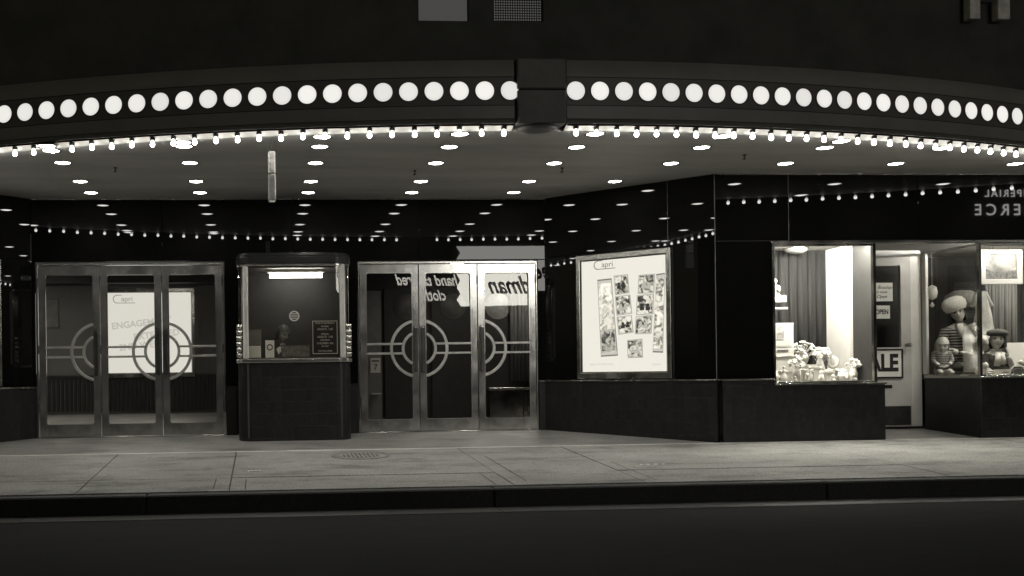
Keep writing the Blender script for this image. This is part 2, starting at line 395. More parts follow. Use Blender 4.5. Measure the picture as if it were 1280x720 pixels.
# sidewalk slabs between the joints, pitched
b = bmesh.new()
xs = [-14.2, -11.6, -9.0, -6.3, -4.15, -1.62, -.30, 2.22, 3.42, 6.28, 8.7, 11.4, 14.0, 17, 20]
rows = [(YK+.165, -3.66), (-3.648, -1.78)]
for (ya, yb) in rows:
    for xa, xb in zip(xs, xs[1:]):
        dz = random.uniform(-.0015, .0015)
        q = [(xa+.006, ya), (xb-.006, ya), (xb-.006, yb), (xa+.006, yb)]
        top = [b.verts.new((x, y, gz(y)+dz)) for x, y in q]; bot = [b.verts.new((x, y, gz(y)-.05)) for x, y in q]
        b.faces.new(top)
        for i in range(4): b.faces.new((top[i], bot[i], bot[(i+1)%4], top[(i+1)%4]))
me = bpy.data.meshes.new('sidewalk'); b.to_mesh(me); b.free(); me.materials.append(M['conc'])
o = bpy.data.objects.new('sidewalk', me); C.objects.link(o); tag(o, kind='structure')
b = bmesh.new(); b.faces.new([b.verts.new(p) for p in ((-16, YK+.16, gz(YK+.16)-.012), (24, YK+.16, gz(YK+.16)-.012), (24, 7, -.012), (-16, 7, -.012), )])
b.free()
sheet('sidewalk_bed', -16, 24, YK+.161, -1.6, lambda y: gz(y)-.012, M['joint'])
sheet('property_line_strip', -16, 24, -1.777, -1.705, lambda y: gz(y)+.001, M['pale'])
sheet('entrance_paving', -16, 24, -1.702, .05, lambda y: gz(y), M['terr'])
sheet('lobby_floor', -6, 6, .051, 7, lambda y: .002+max(0, (y-1))*.012, concrete('lobby_terrazzo', .55, .3))

for (xa, ya, yb) in ((2.06, -4.36, -3.72), (2.38, -4.2, -2.5), (-.44, -4.3, -3.72), (-.16, -4.36, -3.8), (3.55, -4.3, -3.1), (-4.05, -4.3, -2.6)):
    sheet('sidewalk_joint', xa-.005, xa+.005, ya, yb, lambda y: gz(y)+.0035, M['joint'])
mh = thing('manhole_cover', 'round iron manhole cover set in the sidewalk before the ticket booth', 'manhole cover', (1.06, -2.25, gz(-2.25)+.001))
mh.rotation_euler = (math.atan(SL), 0, 0)
MB().lathe([(.32, -.01), (.32, .004), (.29, .004), (.29, .001)], n=40).build('rim', mat('worn_iron', .20, .5, .6, var=.4), mh)
b = MB(); b.lathe([(.285, -.01), (.285, .003)], n=40)
for i in range(-5, 6):
    for j in range(-5, 6):
        if i*i+j*j < 24: b.box(i*.045-.012, i*.045+.012, j*.045-.012, j*.045+.012, .003, .006)
b.build('lid', mat('cast_iron', .22, .7, .1, var=.4), mh)
for (x, y, l, wd, rz, lab, nm) in ((-.09, -3.28, .12, .05, .2, 'crumpled white paper scrap lying on the sidewalk before the booth', 'paper_scrap'),
                               (3.88, -3.36, .24, .02, -.05, 'long thin white paper strip lying on the sidewalk before the poster case', 'paper_strip')):
    b = bmesh.new(); n = 6; g0 = []
    for i in range(n+1):
        g0.append([b.verts.new((l*(i/n-.5), wd*(j-.5), .004+.008*abs(math.sin(i*1.7+j)))) for j in (0, 1)])
    for i in range(n): b.faces.new((g0[i][0], g0[i+1][0], g0[i+1][1], g0[i][1]))
    me = bpy.data.meshes.new(nm); b.to_mesh(me); b.free(); me.materials.append(M['paper'])
    o = bpy.data.objects.new(nm, me); C.objects.link(o); o.location = (x, y, gz(y)); o.rotation_euler = (0, 0, rz)
    tag(o, lab, 'litter')

# ================================================================== CINEMA BUILDING
cin = thing('cinema_building', 'cinema front of black glass panels and dark tile, with recessed entrance doors', 'building')
P0 = (3.78, 0.0); UL = math.hypot(5.35-3.78, 1.65); UR = ((5.35-3.78)/UL, -1.65/UL); AR = math.atan2(UR[1], UR[0])
Q0 = (-4.52, -1.65); AL = math.atan2(1.65, 1.57); ULL = math.hypot(1.57, 1.65)
ZC = 3.08
def panels(b, spans, y0=0.0, t=.03, gap=.0025):
    for (x0, x1, z0, z1) in spans: b.box(x0+gap, x1-gap, y0, y0+t, z0+gap, z1-gap)
    return b
def place(o, P, a): o.location = (P[0], P[1], 0); o.rotation_euler = (0, 0, a); return o
# back wall (local = world)
b = MB(); panels(b, [(-2.95, -2.90, .66, 2.265), (-2.95, -1.27, 2.27, ZC), (-1.27, .41, 2.27, ZC), (.41, 2.09, 2.27, ZC), (2.09, 3.78, 2.27, ZC),
    (-.475, .41, .66, 2.27), (.41, 1.265, .66, 2.27), (3.675, 3.78, .66, 2.265)])
b.build('black_glass_wall', M['vit'], cin, bevel=.002)
b = MB(); b.box(-2.95, 3.78, .032, .06, 2.27, ZC+.3); b.box(-.475, 1.265, .032, .06, 0, 2.27); b.box(-2.98, -2.90, .032, .06, 0, 2.27); b.box(3.675, 3.80, .032, .06, 0, 2.27)
b.build('wall_core', M['backing'], cin)
for xa, xb in ((-2.95, -2.90), (-.475, -.33), (1.13, 1.265), (3.675, 3.75)): MB().box(xa, xb, -.04, .03, -.1, .64).build('tile_base', M['tile'], cin)
for xa, xb in ((-2.95, -2.90), (3.675, 3.745)): MB().box(xa, xb, -.055, .03, .642, .658).build('ledge', M['ledge'], cin, bevel=.003)
# right splay
b = MB(); panels(b, [(0.002, 1.70, 2.29, ZC), (1.70, UL-.002, 2.29, ZC), (0.002, .47, .66, 2.29), (1.76, UL-.002, .66, 2.29), (.47, 1.76, .66, .675)])
place(b.build('black_glass_wall', M['vit'], cin, bevel=.002), P0, AR)
place(MB().box(.03, UL-.03, .032, .06, 0, ZC+.3).build('wall_core', M['backing'], cin), P0, AR)
place(MB().box(-.03, UL+.02, -.05, .03, -.25, .64).build('tile_base', M['tile'], cin), P0, AR)
place(MB().box(-.03, UL+.027, -.066, .03, .642, .658).build('ledge', M['ledge'], cin, bevel=.003), P0, AR)
place(MB().box(UL-.004, UL+.004, -.006, .002, .66, ZC).build('corner_strip', M['seam'], cin), P0, AR)
place(MB().box(1.7-.0022, 1.7+.0022, -.0005, .004, 2.29, ZC).build('joint_strip', M['seam'], cin), P0, AR)
# left splay (mirror)
b = MB(); panels(b, [(0.002, .55, .66, ZC), (.55, ULL-.002, 2.29, ZC), (1.81, ULL-.002, .66, 2.29), (.55, 1.81, .66, .675)])
place(b.build('black_glass_wall', M['vit'], cin, bevel=.002), Q0, AL)
place(MB().box(.03, ULL-.03, .032, .06, 0, ZC+.3).build('wall_core', M['backing'], cin), Q0, AL)
place(MB().box(-.02, ULL+.03, -.05, .03, -.25, .64).build('tile_base', M['tile'], cin), Q0, AL)
place(MB().box(-.027, ULL+.03, -.066, .03, .642, .658).build('ledge', M['ledge'], cin, bevel=.003), Q0, AL)
# far left front wall, out of the picture
b = MB(); panels(b, [(-7.5, -6, .66, ZC), (-6, -4.53, .66, ZC)], -1.65); b.build('black_glass_wall', M['vit'], cin, bevel=.002)
MB().box(-7.5, -4.56, -1.70, -1.6, -.3, .64).build('tile_base', M['tile'], cin)
MB().box(-7.5, -4.60, -1.617, -1.55, 0, ZC+.3).build('wall_core', M['backing'], cin)
# upper storeys
b = MB(); zt = ZC+.35
b.box(-14, 1.86, -1.60, -1.2, zt, 10); b.box(1.86, 3.34, -1.60, -1.2, zt, 4.87); b.box(2.46, 2.74, -1.60, -1.2, 4.87, 6.3); b.box(3.34, 20, -1.60, -1.2, zt, 10); b.box(1.86, 3.34, -1.60, -1.2, 6.3, 10)
b.build('upper_wall', M['wall'], cin)
MB().box(-7.4, 12, -1.19, 7.2, zt+.02, zt+.1).build('upper_floor_slab', M['backing'], cin)
for i, (x0, x1) in enumerate(((1.86, 2.46), (2.74, 3.34))):
    f = MB(); panel_frame(f, x0, x1, 4.87, 6.3, .012, .012, .012, .03, .004, -1.57, -1.5)
    win = f.build('window', M['dgrey'], cin)
    blind = emis('dim_window_blind', .9, .07) if i == 0 else emis('dim_window_screen', .9, .10)
    MB().box(x0+.012, x1-.012, -1.535, -1.53, 4.88, 6.27).build('blind' if i == 0 else 'pane', blind, win)
    if i:
        g = MB(); n = 20
        for k in range(n+1):
            x = x0+.014+(x1-x0-.03)*k/n; g.box(x, x+.010, -1.56, -1.552, 4.885, 6.26)
        for k in range(44):
            z = 4.89+k*.0305; g.box(x0+.013, x1-.013, -1.551, -1.544, z, z+.010)
        g.build('wire_screen', M['black'], win)

# ------------------------------------------------------------------ entrance doors (children of the building)
ZR = 1.10
def door_leaf(x0, x1, joint, side, rs):
    """one glazed leaf; joint = x of the ring centre, side = which way the half rings bulge"""
    d = bpy.data.objects.new('entrance_door', None); C.objects.link(d); d.parent = cin; d.location = ((x0+x1)/2, 0, 0)
    hw = (x1-x0)/2-.004; cx = joint-(x0+x1)/2
    f = MB(); panel_frame(f, -hw, hw, .012, 2.215, .088, .088, .155, .118, .03, .0, .045)
    f.build('door_frame', M['dframe'], d, bevel=.004)
    pb = MB(); gx0, gx1, gz0, gz1 = -hw+.084, hw-.084, .16, 2.10
    tilt = .0125+random.uniform(-.0006, .0006); sk = random.uniform(-.002, .002)
    v = [pb.b.verts.new((x, .022+(z-1.1)*tilt*1.0+x*sk, z)) for x, z in ((gx0, gz0), (gx1, gz0), (gx1, gz1), (gx0, gz1))]
    pb.b.faces.new(v)
    g = pb.build('glass', M['glassd'], d)
    # bead round the pane
    bd = MB(); panel_frame(bd, -hw+.083, hw-.083, .161, 2.103, .008, .008, .008, .008, .03, -.005, .002)
    bd.build('glazing_bead', M['steel2'], d)
    # ring grille: two half rings and twin bars
    sx = side; edge = abs((sx*hw)-sx*.0-0)   # not used
    st = -sx*(hw-.088)                         # x of the pane's edge next to the joint
    q = abs(st-cx)
    r = MB()
    for (ri, ro) in ((.352, .390), (.198, .234)):
        rm = (ri+ro)/2; th = math.acos(min(1, q/rm))
        if sx > 0: arc_band(r, cx, ZR, ri, ro, -th, th, -.012, .010)
        else: arc_band(r, cx, ZR, ri, ro, PI-th, PI+th, -.012, .010)
    far = sx*(hw-.085); near = cx+sx*.222
    for dz in (-.063, .063):
        r.box(min(far, near), max(far, near), -.010, .008, ZR+dz-.014, ZR+dz+.014)
    r.build('ring_grille', M['ring'], d, bevel=.004)
    # pull handle standing off the stile by the joint
    hx = -sx*(hw-.045)
    h = MB(); h.box(hx-.021, hx+.021, -.062, -.048, .79, 1.40); h.box(hx-.012, hx+.012, -.048, .0, .81, .85); h.box(hx-.012, hx+.012, -.048, .0, 1.34, 1.38)
    hd = h.build('pull_handle', M['steeld'], d, bevel=.004)
    MB().box(hx-.016, hx+.016, -.065, -.0625, 1.37, 1.392).build('handle_cap', M['steel2'], hd)
    # hinges on the other stile
    for z in (.35, 1.08, 1.95): MB().lathe([(.011, 0), (.011, .11)], (sx*(hw+.002), -.006, z), 8).build('hinge', M['steeld'], d)
    return d
for (a, z_) in ((-2.885, -.485), (1.275, 3.665)):
    f = MB(); f.box(a, a+.014, -.012, .05, 0, 2.25); f.box(z_-.014, z_, -.012, .05, 0, 2.25); f.box(a+.014, z_-.014, -.012, .05, 2.222, 2.25)
    f.build('door_surround', M['steel2'], cin, bevel=.003)
    MB().box(a, z_, -.05, .06, -.01, .008).build('threshold', M['steel'], cin, bevel=.003)
L0, Lw = -2.869, (2.40-.032)/3
for i, (j, s_) in enumerate(((1, -1), (2, -1), (2, 1))):
    door_leaf(L0+Lw*i, L0+Lw*(i+1), L0+Lw*j, s_, 0)
R0, Rw = 1.291, (2.39-.032)/3
for i, (j, s_) in enumerate(((1, -1), (1, 1), (2, 1))):
    door_leaf(R0+Rw*i, R0+Rw*(i+1), R0+Rw*j, s_, 0)

# ------------------------------------------------------------------ lobby behind the doors
b = MB(); b.box(-5, -.35, 6.05, 6.15, 0, 2.8); b.box(-5.1, -5, .3, 6.05, 0, 2.8); b.box(-.45, -.35, .1, 6.04, 0, 2.8)
b.build('lobby_wall', M['lobby'], cin)
MB().box(-5, -.36, .08, 6.04, 2.64, 2.70).build('lobby_ceiling', mat('lobby_ceiling_paint', .12, .7, var=.1), cin)
b = MB()
for k in range(58): b.box(-4.98+k*.08, -4.93+k*.08, 6.01, 6.049, .12, .74)
b.box(-5, -.46, 6.0, 6.049, .74, .80)
b.build('ribbed_wainscot', M['lobbyd'], cin)
MB().box(-5, -.46, 5.6, 6.04, 2.50, 2.638).build('lobby_cornice', M['lobbyd'], cin)
b = MB(); b.box(-.34, -.30, .1, 3.0, 0, 2.8); b.box(-.3, 4.6, 3.05, 3.1, 0, 2.8); b.box(4.6, 4.7, .3, 3.1, 0, 2.8)
b.build('lobby_wall', M['lobbyd'], cin)
MB().box(-.29, 4.59, .08, 3.04, 2.45, 2.5).build('lobby_ceiling', mat('lobby_dark_ceiling', .05, .7), cin)
for i, x in enumerate((1.6, 2.34, 3.11, 3.85)):
    if i == 0: continue
    d = MB(); d.box(x-.36, x+.36, 3.0, 3.045, .05, 2.15)
    d = d.build('inner_door', mat('leatherette_door', .03, .5, var=.3), cin, bevel=.006)
    MB().lathe([(.001, -.03), (.08, -.028), (.16, -.018), (.20, 0), (.215, .0), (.215, .02)], (x, 2.998, 1.845), 32, 'y').build('porthole', mat('disc_lit_tone' if i == 3 else 'disc_dim_tone', .34 if i == 3 else .11, .45, .2, var=.2, vscale=8), d, smooth=True)  # porthole light put into the disc colour, brightest on the last door
b = MB(); b.box(1.50, 1.92, 2.9, 3.04, .0, 2.1); b.build('pale_wall_panel', mat('pale_panel', .20, .6, var=.2), cin)
b = MB()
for k in range(9): b.lathe([(.03, .62), (.034, 1.4), (.026, 2.35)], (4.06+k*.062, 2.93+.015*math.sin(k*2), 0), 8)
o = b.build('pleated_curtain', M['curtl'], None, smooth=True); tag(o, 'pleated pale curtain beside the inner lobby doors, seen through the right-hand entrance doors', 'curtain')
o = thing('low_metal_chest', 'low shiny metal chest on the lobby floor behind the right-hand entrance door', 'chest', (4.0, 2.75, .02))
MB().box(-.40, .40, -.2, .2, 0, .46).build('body', M['steel'], o, bevel=.01); MB().box(-.42, .42, -.22, .22, .462, .50).build('lid', M['steel2'], o, bevel=.006)
MB().box(.13, .14, -.206, -.199, 0, .46).build('seam', M['black'], o)
o = thing('show_card', 'small white card with a black number 7 on the lobby wall', 'card', (1.82, 2.885, .9))
MB().box(-.08, .08, -.004, .01, -.12, .12).build('card', M['paper'], o); text_obj('numeral', '7', .13, M['black'], o, (0, -.008, -.03)); MB().box(-.06, .06, -.0055, -.0042, .06, .085).build('printed_bar', M['grey'], o)
tag(MB().box(1.74, 1.90, 2.75, 2.89, .44, .455).build('small_shelf', M['trim'], None), 'small pale wall shelf below the number card in the lobby', 'shelf')

# unseen round ceiling lamps, added only to brighten the lobby
for (x, y, z, s_, lab) in ((-4.1, 4.0, 2.63, 160.0, 'added unseen ceiling lamp brightening the lobby left of the lit poster'), (-1.9, 1.6, 2.63, 150.0, 'added unseen ceiling lamp brightening the lobby behind the left-hand doors'), (2.9, 1.5, 2.44, 60.0, 'added unseen ceiling lamp brightening the lobby behind the right-hand doors'), (4.2, 2.2, 2.44, 90.0, 'added unseen ceiling lamp brightening the lobby above the low metal chest')):
    o = thing('added_ceiling_lamp', lab, 'ceiling lamp', (x, y, z))
    MB().lathe([(.13, -.05), (.15, 0)], n=24).build('rim', M['steel2'], o, smooth=True)
    MB().lathe([(.001, -.07), (.08, -.065), (.125, -.048)], n=24).build('diffuser', emis('added_lobby_lamp_%d' % int(s_*10), 1, s_), o, smooth=True)
o = thing('wall_notice', 'thin white framed notice hanging on the lobby wall behind the leftmost door', 'notice', (-3.95, 6.04, 1.9))
f = MB(); panel_frame(f, -.15, .15, -.2, .35, .02, .02, .02, .02, .004, -.02, .005); f.build('frame', M['grey'], o); MB().box(-.13, .13, -.008, .0, -.18, .33).build('sheet', mat('notice_sheet', .2, .6, var=.3), o)

# ------------------------------------------------------------------ lit poster cases
PE = emis('backlit_poster', 1, .95)
def poster_case(name, label, W, H, loc, rz, gl=True):
    o = thing(name, label, 'poster case', loc, rz)
    f = MB(); panel_frame(f, 0, W, 0, H, .055, .055, .075, .07, .004, -.045, .0); f.build('case_frame', M['steel'], o, bevel=.006)
    f = MB(); panel_frame(f, .052, W-.052, .072, H-.067, .014, .014, .014, .014, .003, -.028, -.002); f.build('inner_bead', M['steeld'], o)
    MB().box(.06, W-.06, -.006, -.001, .08, H-.075).build('backlit_panel', PE, o)
    if gl:
        g = MB(); v = [g.b.verts.new(p) for p in ((.055, -.03, .075), (W-.055, -.03, .075), (W-.055, -.03, H-.07), (.055, -.03, H-.07))]; g.b.faces.new(v); g.build('glass', M['glassw'], o)
    return o
PW, PH = 1.27, 1.59
pc = poster_case('poster_case', 'lit poster case of fanned film stills on the angled wall right of the doors', PW, PH,
                 (P0[0]+UR[0]*.475, P0[1]+UR[1]*.475, .676), AR)
x0, x1, z0, z1 = .06, PW-.06, .08, PH-.075
def st(px, py):       # the case's own proportions: 0..1 across and down the white sheet
    s_ = (px-48)/425.; yt = 107-37*s_; return x0+(x1-x0)*s_, z1-(z1-z0)*(py-yt)/(672-yt)
INK = emis('grey_backlit_ink', 1, .34); INKD = emis('dark_backlit_ink', 1, .08); INKL = emis('faint_backlit_ink', 1, .66); EDGE = emis('print_edge_ink', 1, .22); CARD = emis('print_card', 1, .66)
def print_card(par, pts, name, seed, lo, hi, y=-.0085, inset=.12, heads=2, dark=.06):
    P = [st(*p) for p in pts]
    cx = sum(p[0] for p in P)/4; cz = sum(p[1] for p in P)/4
    def sc_(k, kz=None):
        k *= 1.07; kz = kz*1.07 if kz else None
        return [(cx+(p[0]-cx)*k, cz+(p[1]-cz)*(kz or k)) for p in P]
    e = MB().plate(sc_(1.0), y, y+.0022).build(name, EDGE, par)
    MB().plate(sc_(.955, .965), y-.0012, y-.0004).build('border', CARD, e)
    pm = picture_mat('still_%d' % seed, lo, hi, 13, 1.0, seed*3.1)
    MB().plate(sc_(.93-inset*.4, .93-inset*.3), y-.0024, y-.0016).build('picture', pm, e)
    rnd = random.Random(seed)
    if heads:
        hb = MB(); w_ = abs(P[1][0]-P[0][0]); h_ = abs(P[0][1]-P[2][1])
        for k in range(heads):
            hx = cx+(k-(heads-1)/2)*w_*.33+rnd.uniform(-.05, .05)*w_; hz = cz+rnd.uniform(-.05, .12)*h_; rr = w_*.11
            hb.lathe([(rr, y-.0034), (rr, y-.0028)], (hx, 0, hz), 12, 'y'); hb.box(hx-rr*1.3, hx+rr*1.3, y-.0034, y-.0028, hz-h_*.28, hz-rr*.9)
        hb.build('figures', emis('figure_ink_%d' % (seed % 2), 1, (.55, .05)[seed % 2]), e)
    return e
print_card(pc, [(135,212),(203,205),(228,575),(148,580)], 'insert_card', 1, .30, .9, heads=0)
print_card(pc, [(146,462),(218,455),(225,560),(152,568)], 'film_still', 2, .05, .5, y=-.0125, heads=0)
for i, p in enumerate(([(218,182),(284,176),(290,265),(224,275)], [(224,288),(294,280),(302,370),(230,380)], [(231,392),(300,385),(308,468),(238,478)])): print_card(pc, p, 'film_still', 3+i, .04, .8)
for i, p in enumerate(([(342,180),(414,174),(410,266),(336,270)], [(332,284),(408,276),(404,374),(327,378)], [(325,390),(400,385),(394,474),(320,476)])): print_card(pc, p, 'film_still', 6+i, .04, .75)
print_card(pc, [(281,512),(350,506),(352,596),(283,598)], 'film_still', 10, .03, .7)
pr = print_card(pc, [(424,186),(462,180),(450,562),(404,560)], 'insert_card', 11, .15, .9, heads=0)
def logo(par, X, Z, s, y=-.008, ink=None):
    ink = ink or EDGE
    b = MB(); arc_band(b, X, Z, .40*s, .50*s, R(90), R(270), y, y+.0015)
    b.box(X, X+.55*s, y, y+.0015, Z+.42*s, Z+.50*s); b.box(X, X+2.1*s, y, y+.0015, Z-.50*s, Z-.42*s)
    o = b.build('logo_swash', ink, par)
    text_obj('logo_letters', 'apri', .85*s, ink, o, (X+1.15*s, y, Z), extrude=.001, sx=1.05)
LX, LZ = st(135, 125)
logo(pc, LX, LZ, .115)
a_, b_ = st(148, 632)
text_obj('small_print', 'NEXT ATTRACTION', .035, INKL, pc, (a_, -.008, b_), extrude=.0008)
a_, b_ = st(420, 635)
text_obj('small_print', 'SOON', .035, INKL, pc, (a_, -.008, b_), extrude=.0008)

LW = 1.72
lc = poster_case('lobby_poster_case', 'bright white poster case with faint grey lettering inside the lobby behind the left-hand doors', LW, 1.68, (-2.98, 6.0, .75), 0, gl=False)
logo(lc, .27, 1.48, .16, ink=INK)
for s_, X, Z, sz in (('ENGAGEMENT', .72, 1.02, .17), ('EXTENDED', 1.0, .80, .17), ('2ND WEEK', .72, .60, .17)):
    text_obj('poster_line', s_, sz, INKL, lc, (X, -.009, Z), (PI/2, -R(6), 0), extrude=.001, bold=.004)
lq = poster_case('poster_case', 'poster case on the angled wall left of the doors, at the edge of the picture', PW, PH, (Q0[0]+math.cos(AL)*.545, Q0[1]+math.sin(AL)*.545, .676), AL)
for k in range(2):
    q = MB().box(.25+k*.45, .55+k*.45, -.0085, -.0065, .5, 1.1).build('film_still', picture_mat('still_%d' % (20+k), .05, .8, 12, 1, k*5.), lq)

# ------------------------------------------------------------------ marquee
mq = thing('cinema_marquee', 'curved marquee with a row of round white lamps on its dark fascia and bulbs beneath', 'marquee', (0, 0, 0))
MX, MR, MY = 2.87, 15.9, -3.87
cyc = MY+MR
def arc(x, off=0.0):
    """point of the fascia at x, moved inwards by off"""
    a = math.asin((x-MX)/MR); r = MR-off; return (MX+r*math.sin(a), cyc-r*math.cos(a)), a
XL, XR_ = -4.95, 10.69
def arcpts(off, n=110, xa=XL, xb=XR_): return [arc(xa+(xb-xa)*i/n, off)[0] for i in range(n+1)]
def strip(rows_, name, m, xa=XL, xb=XR_, n=110, smooth=True):
    """rows_: list of (offset, z); a swept surface"""
    b = bmesh.new(); g = [[b.verts.new((p[0], p[1], z)) for p in arcpts(off, n, xa, xb)] for off, z in rows_]
    for u, v in zip(g, g[1:]):
        for i in range(n): b.faces.new((u[i], u[i+1], v[i+1], v[i]))
    mb = MB(); mb.b.free(); mb.b = b
    return mb.build(name, m, mq, smooth=smooth)
for xa, xb in ((XL, 2.40), (2.90, XR_)):
    strip([(.0, 3.165), (.0, 3.285)], 'fascia_lower_band', M['fascia'], xa, xb)
    strip([(.0, 3.292), (.0, 3.552)], 'fascia_lamp_band', M['fasciad'], xa, xb)
    strip([(.0, 3.560), (.0, 3.715), (.10, 3.73)], 'fascia_upper_band', M['fascia'], xa, xb)
    strip([(-.006, 3.12), (-.006, 3.158), (.008, 3.16)], 'fascia_bottom_lip', M['fasciad'], xa, xb)
    strip([(.012, 3.10), (.012, 3.72)], 'fascia_grooves', M['groove'], xa, xb)
    strip([(-.004, 3.118), (.02, 3.118), (.12, 3.082), (.16, 3.082)], 'bulb_trim', M['trim'], xa, xb)
b = MB(); b.prism(arcpts(.155, 80)+[(XR_, -1.63), (5.36, -1.652), (3.785, -.002), (-2.955, -.002), (-4.525, -1.652), (XL, -1.652)], ZC+.002, ZC+.03)
so = b.build('soffit', M['soffit'], mq)
b = MB(); b.prism(arcpts(.02, 60)+[(XR_, -1.62), (XL, -1.62)], 3.70, 3.725); b.build('roof', M['groove'], mq)
b = MB(); b.prism([(-2.955, -.02), (3.785, -.02), (3.785, -.001), (-2.955, -.001)], ZC-.014, ZC); b.prism([(5.37, -1.675), (10.6, -1.675), (10.6, -1.653), (5.37, -1.653)], ZC-.012, ZC+.001)
b.build('soffit_edge_strip', M['ledge'], mq)
# central block
(pc1, a1), (pc2, a2) = arc(2.42), arc(2.93)
b = MB(); b.prism([(2.42, -3.915), (2.885, -3.915), (2.885, -3.55), (2.42, -3.55)], 3.432, 3.716); b.prism([(2.42, -3.915), (2.885, -3.915), (2.885, -3.55), (2.42, -3.55)], 3.11, 3.424)
b.build('centre_block', mat('centre_block_enamel', .14, .5, var=.2), mq, bevel=.01)
b = MB(); b.lathe([(.001, 0), (.10, .005), (.16, .03)], (2.65, -3.75, 3.065), 24, sx=1.25); b.build('centre_block_foot', M['fasciad'], mq, smooth=True)
# round fascia lamps
def disc_mesh():
    return MB().lathe([(.088, .0), (.086, -.006), (.06, -.012), (.001, -.015)], n=32, axis='y').build('fascia_lamp', M['disc'], mq, smooth=True)
lamp0 = disc_mesh(); ring0 = MB().lathe([(.098, .004), (.098, -.006), (.088, -.008), (.088, .0)], n=32, axis='y').build('bezel', M['fasciad'], lamp0, smooth=True)
def arcrun(x0, step, n):
    a = math.asin((x0-MX)/MR); return [MX+MR*math.sin(a+k*step/MR) for k in range(n)]
pos = arcrun(2.358, -.2385, 36) + arcrun(2.985, .2335, 37)
first = True
for x in pos:
    p, a = arc(x, -.003)
    o = lamp0 if first else dup(lamp0, mq)
    o.location = (p[0], p[1], 3.425); o.rotation_euler = (0, 0, a); first = False
# bulbs
s0 = MB().lathe([(.024, .032), (.026, .006), (.020, .0)], n=12).build('bulb_socket', M['socket'], mq, smooth=True)
b0 = MB().lathe([(.011, .004), (.012, -.006), (.017, -.024), (.0215, -.040), (.019, -.054), (.011, -.062), (.001, -.064)], n=12).build('bulb', M['bulb'], s0, smooth=True)
first = True
for x in arcrun(2.31, -.2125, 40)+arcrun(3.005, .2, 42):
    p, a = arc(x, .065)
    o = s0 if first else dup(s0, mq)
    o.location = (p[0], p[1], 3.078+random.uniform(-.004, .004)); first = False
    o.rotation_euler = (random.uniform(-.06, .06), random.uniform(-.06, .06), 0)
# recessed downlights
d0 = MB().lathe([(.098, .0), (.098, -.008), (.086, -.010), (.084, .0)], n=28).build('downlight', M['steel2'], mq, smooth=True)
l0 = MB().lathe([(.001, -.011), (.05, -.009), (.079, -.002)], n=28).build('lens', M['down'], d0, smooth=True)
def spot(par):
    ld = bpy.data.lights.get('downlight_beam') or bpy.data.lights.new('downlight_beam', 'SPOT')
    ld.energy = 9; ld.spot_size = R(125); ld.spot_blend = .7; ld.shadow_soft_size = .07; ld.color = (1, .975, .88)
    o = bpy.data.objects.new('beam', ld); C.objects.link(o); o.parent = par; o.location = (0, 0, -.03); return o
spot(d0)
spots = []
for X in (-4.75, -3.42, -2.10, -.75, .61, 1.93, 3.25, 4.57, 5.89, 7.18, 8.60, 9.95, 11.2):
    for Y in (-.47, -1.21, -2.26, -3.05):
        if Y > -.6 and not (-2.5 < X < 3.4): continue
        if Y > -1.4 and not (-2.5 < X < 4.6): continue
        if Y < -3 and not (-3.0 < X < 8.3): continue
        if Y > -1.3 and X == 4.57: X2 = 4.31
        else: X2 = X
        spots.append((X2, Y))
    if -2.6 < X < 8: p, a = arc(X, .24); spots.append((X, p[1]))
for i, (X, Y) in enumerate(spots):
    o = d0 if i == 0 else dup(d0, mq)
    o.location = (X, Y, ZC+.001)
pt = thing('hanging_tube', 'narrow pale tube hanging end-on from the soffit before the ticket booth', 'hanging fixture', (.12, -3.33, 3.08))
MB().tube((0, 0, 0), (0, 0, -.12), .005, 6).build('rod', M['black'], pt)
b = MB(); b.box(-.035, .035, -.06, .06, -.34, -.12); b.build('upper_case', mat('frosted_case', .75, .3, var=.5, vscale=20, bump=.5, bscale=30), pt, bevel=.012)
b = MB(); b.box(-.038, .038, -.065, .065, -.60, -.345); b.build('lower_case', mat('frosted_lower_case', .45, .3, var=.4, vscale=12), pt, bevel=.012)
for (X, Y) in ((-1.58, -2.0), (1.76, -1.85), (3.42, -2.0), (5.2, -2.7)):
    hk = MB(); hk.tube((X, Y, ZC-.045), (X, Y, ZC+.002), .008, 8); hk.lathe([(.02, ZC-.008), (.02, ZC+.001)], (X, Y, 0), 12); hk.tube((X-.02, Y, ZC-.048), (X+.01, Y, ZC-.045), .007, 8); hk.build('soffit_hook', M['socket'], mq)
# letter of the vertical sign above
hs = thing('sign_letter', 'unlit grey block letter H standing out from the dark upper wall', 'sign letter', (8.69, -1.72, 4.9))
b = MB(); b.box(-.25, -.12, -.06, .06, 0, .62); b.box(.10, .25, -.06, .06, 0, .62); b.box(-.12, .10, -.06, .06, .24, .38); b.build('letter', mat('sign_letter_face', .8, .5, var=.3, vscale=8), hs, bevel=.008)

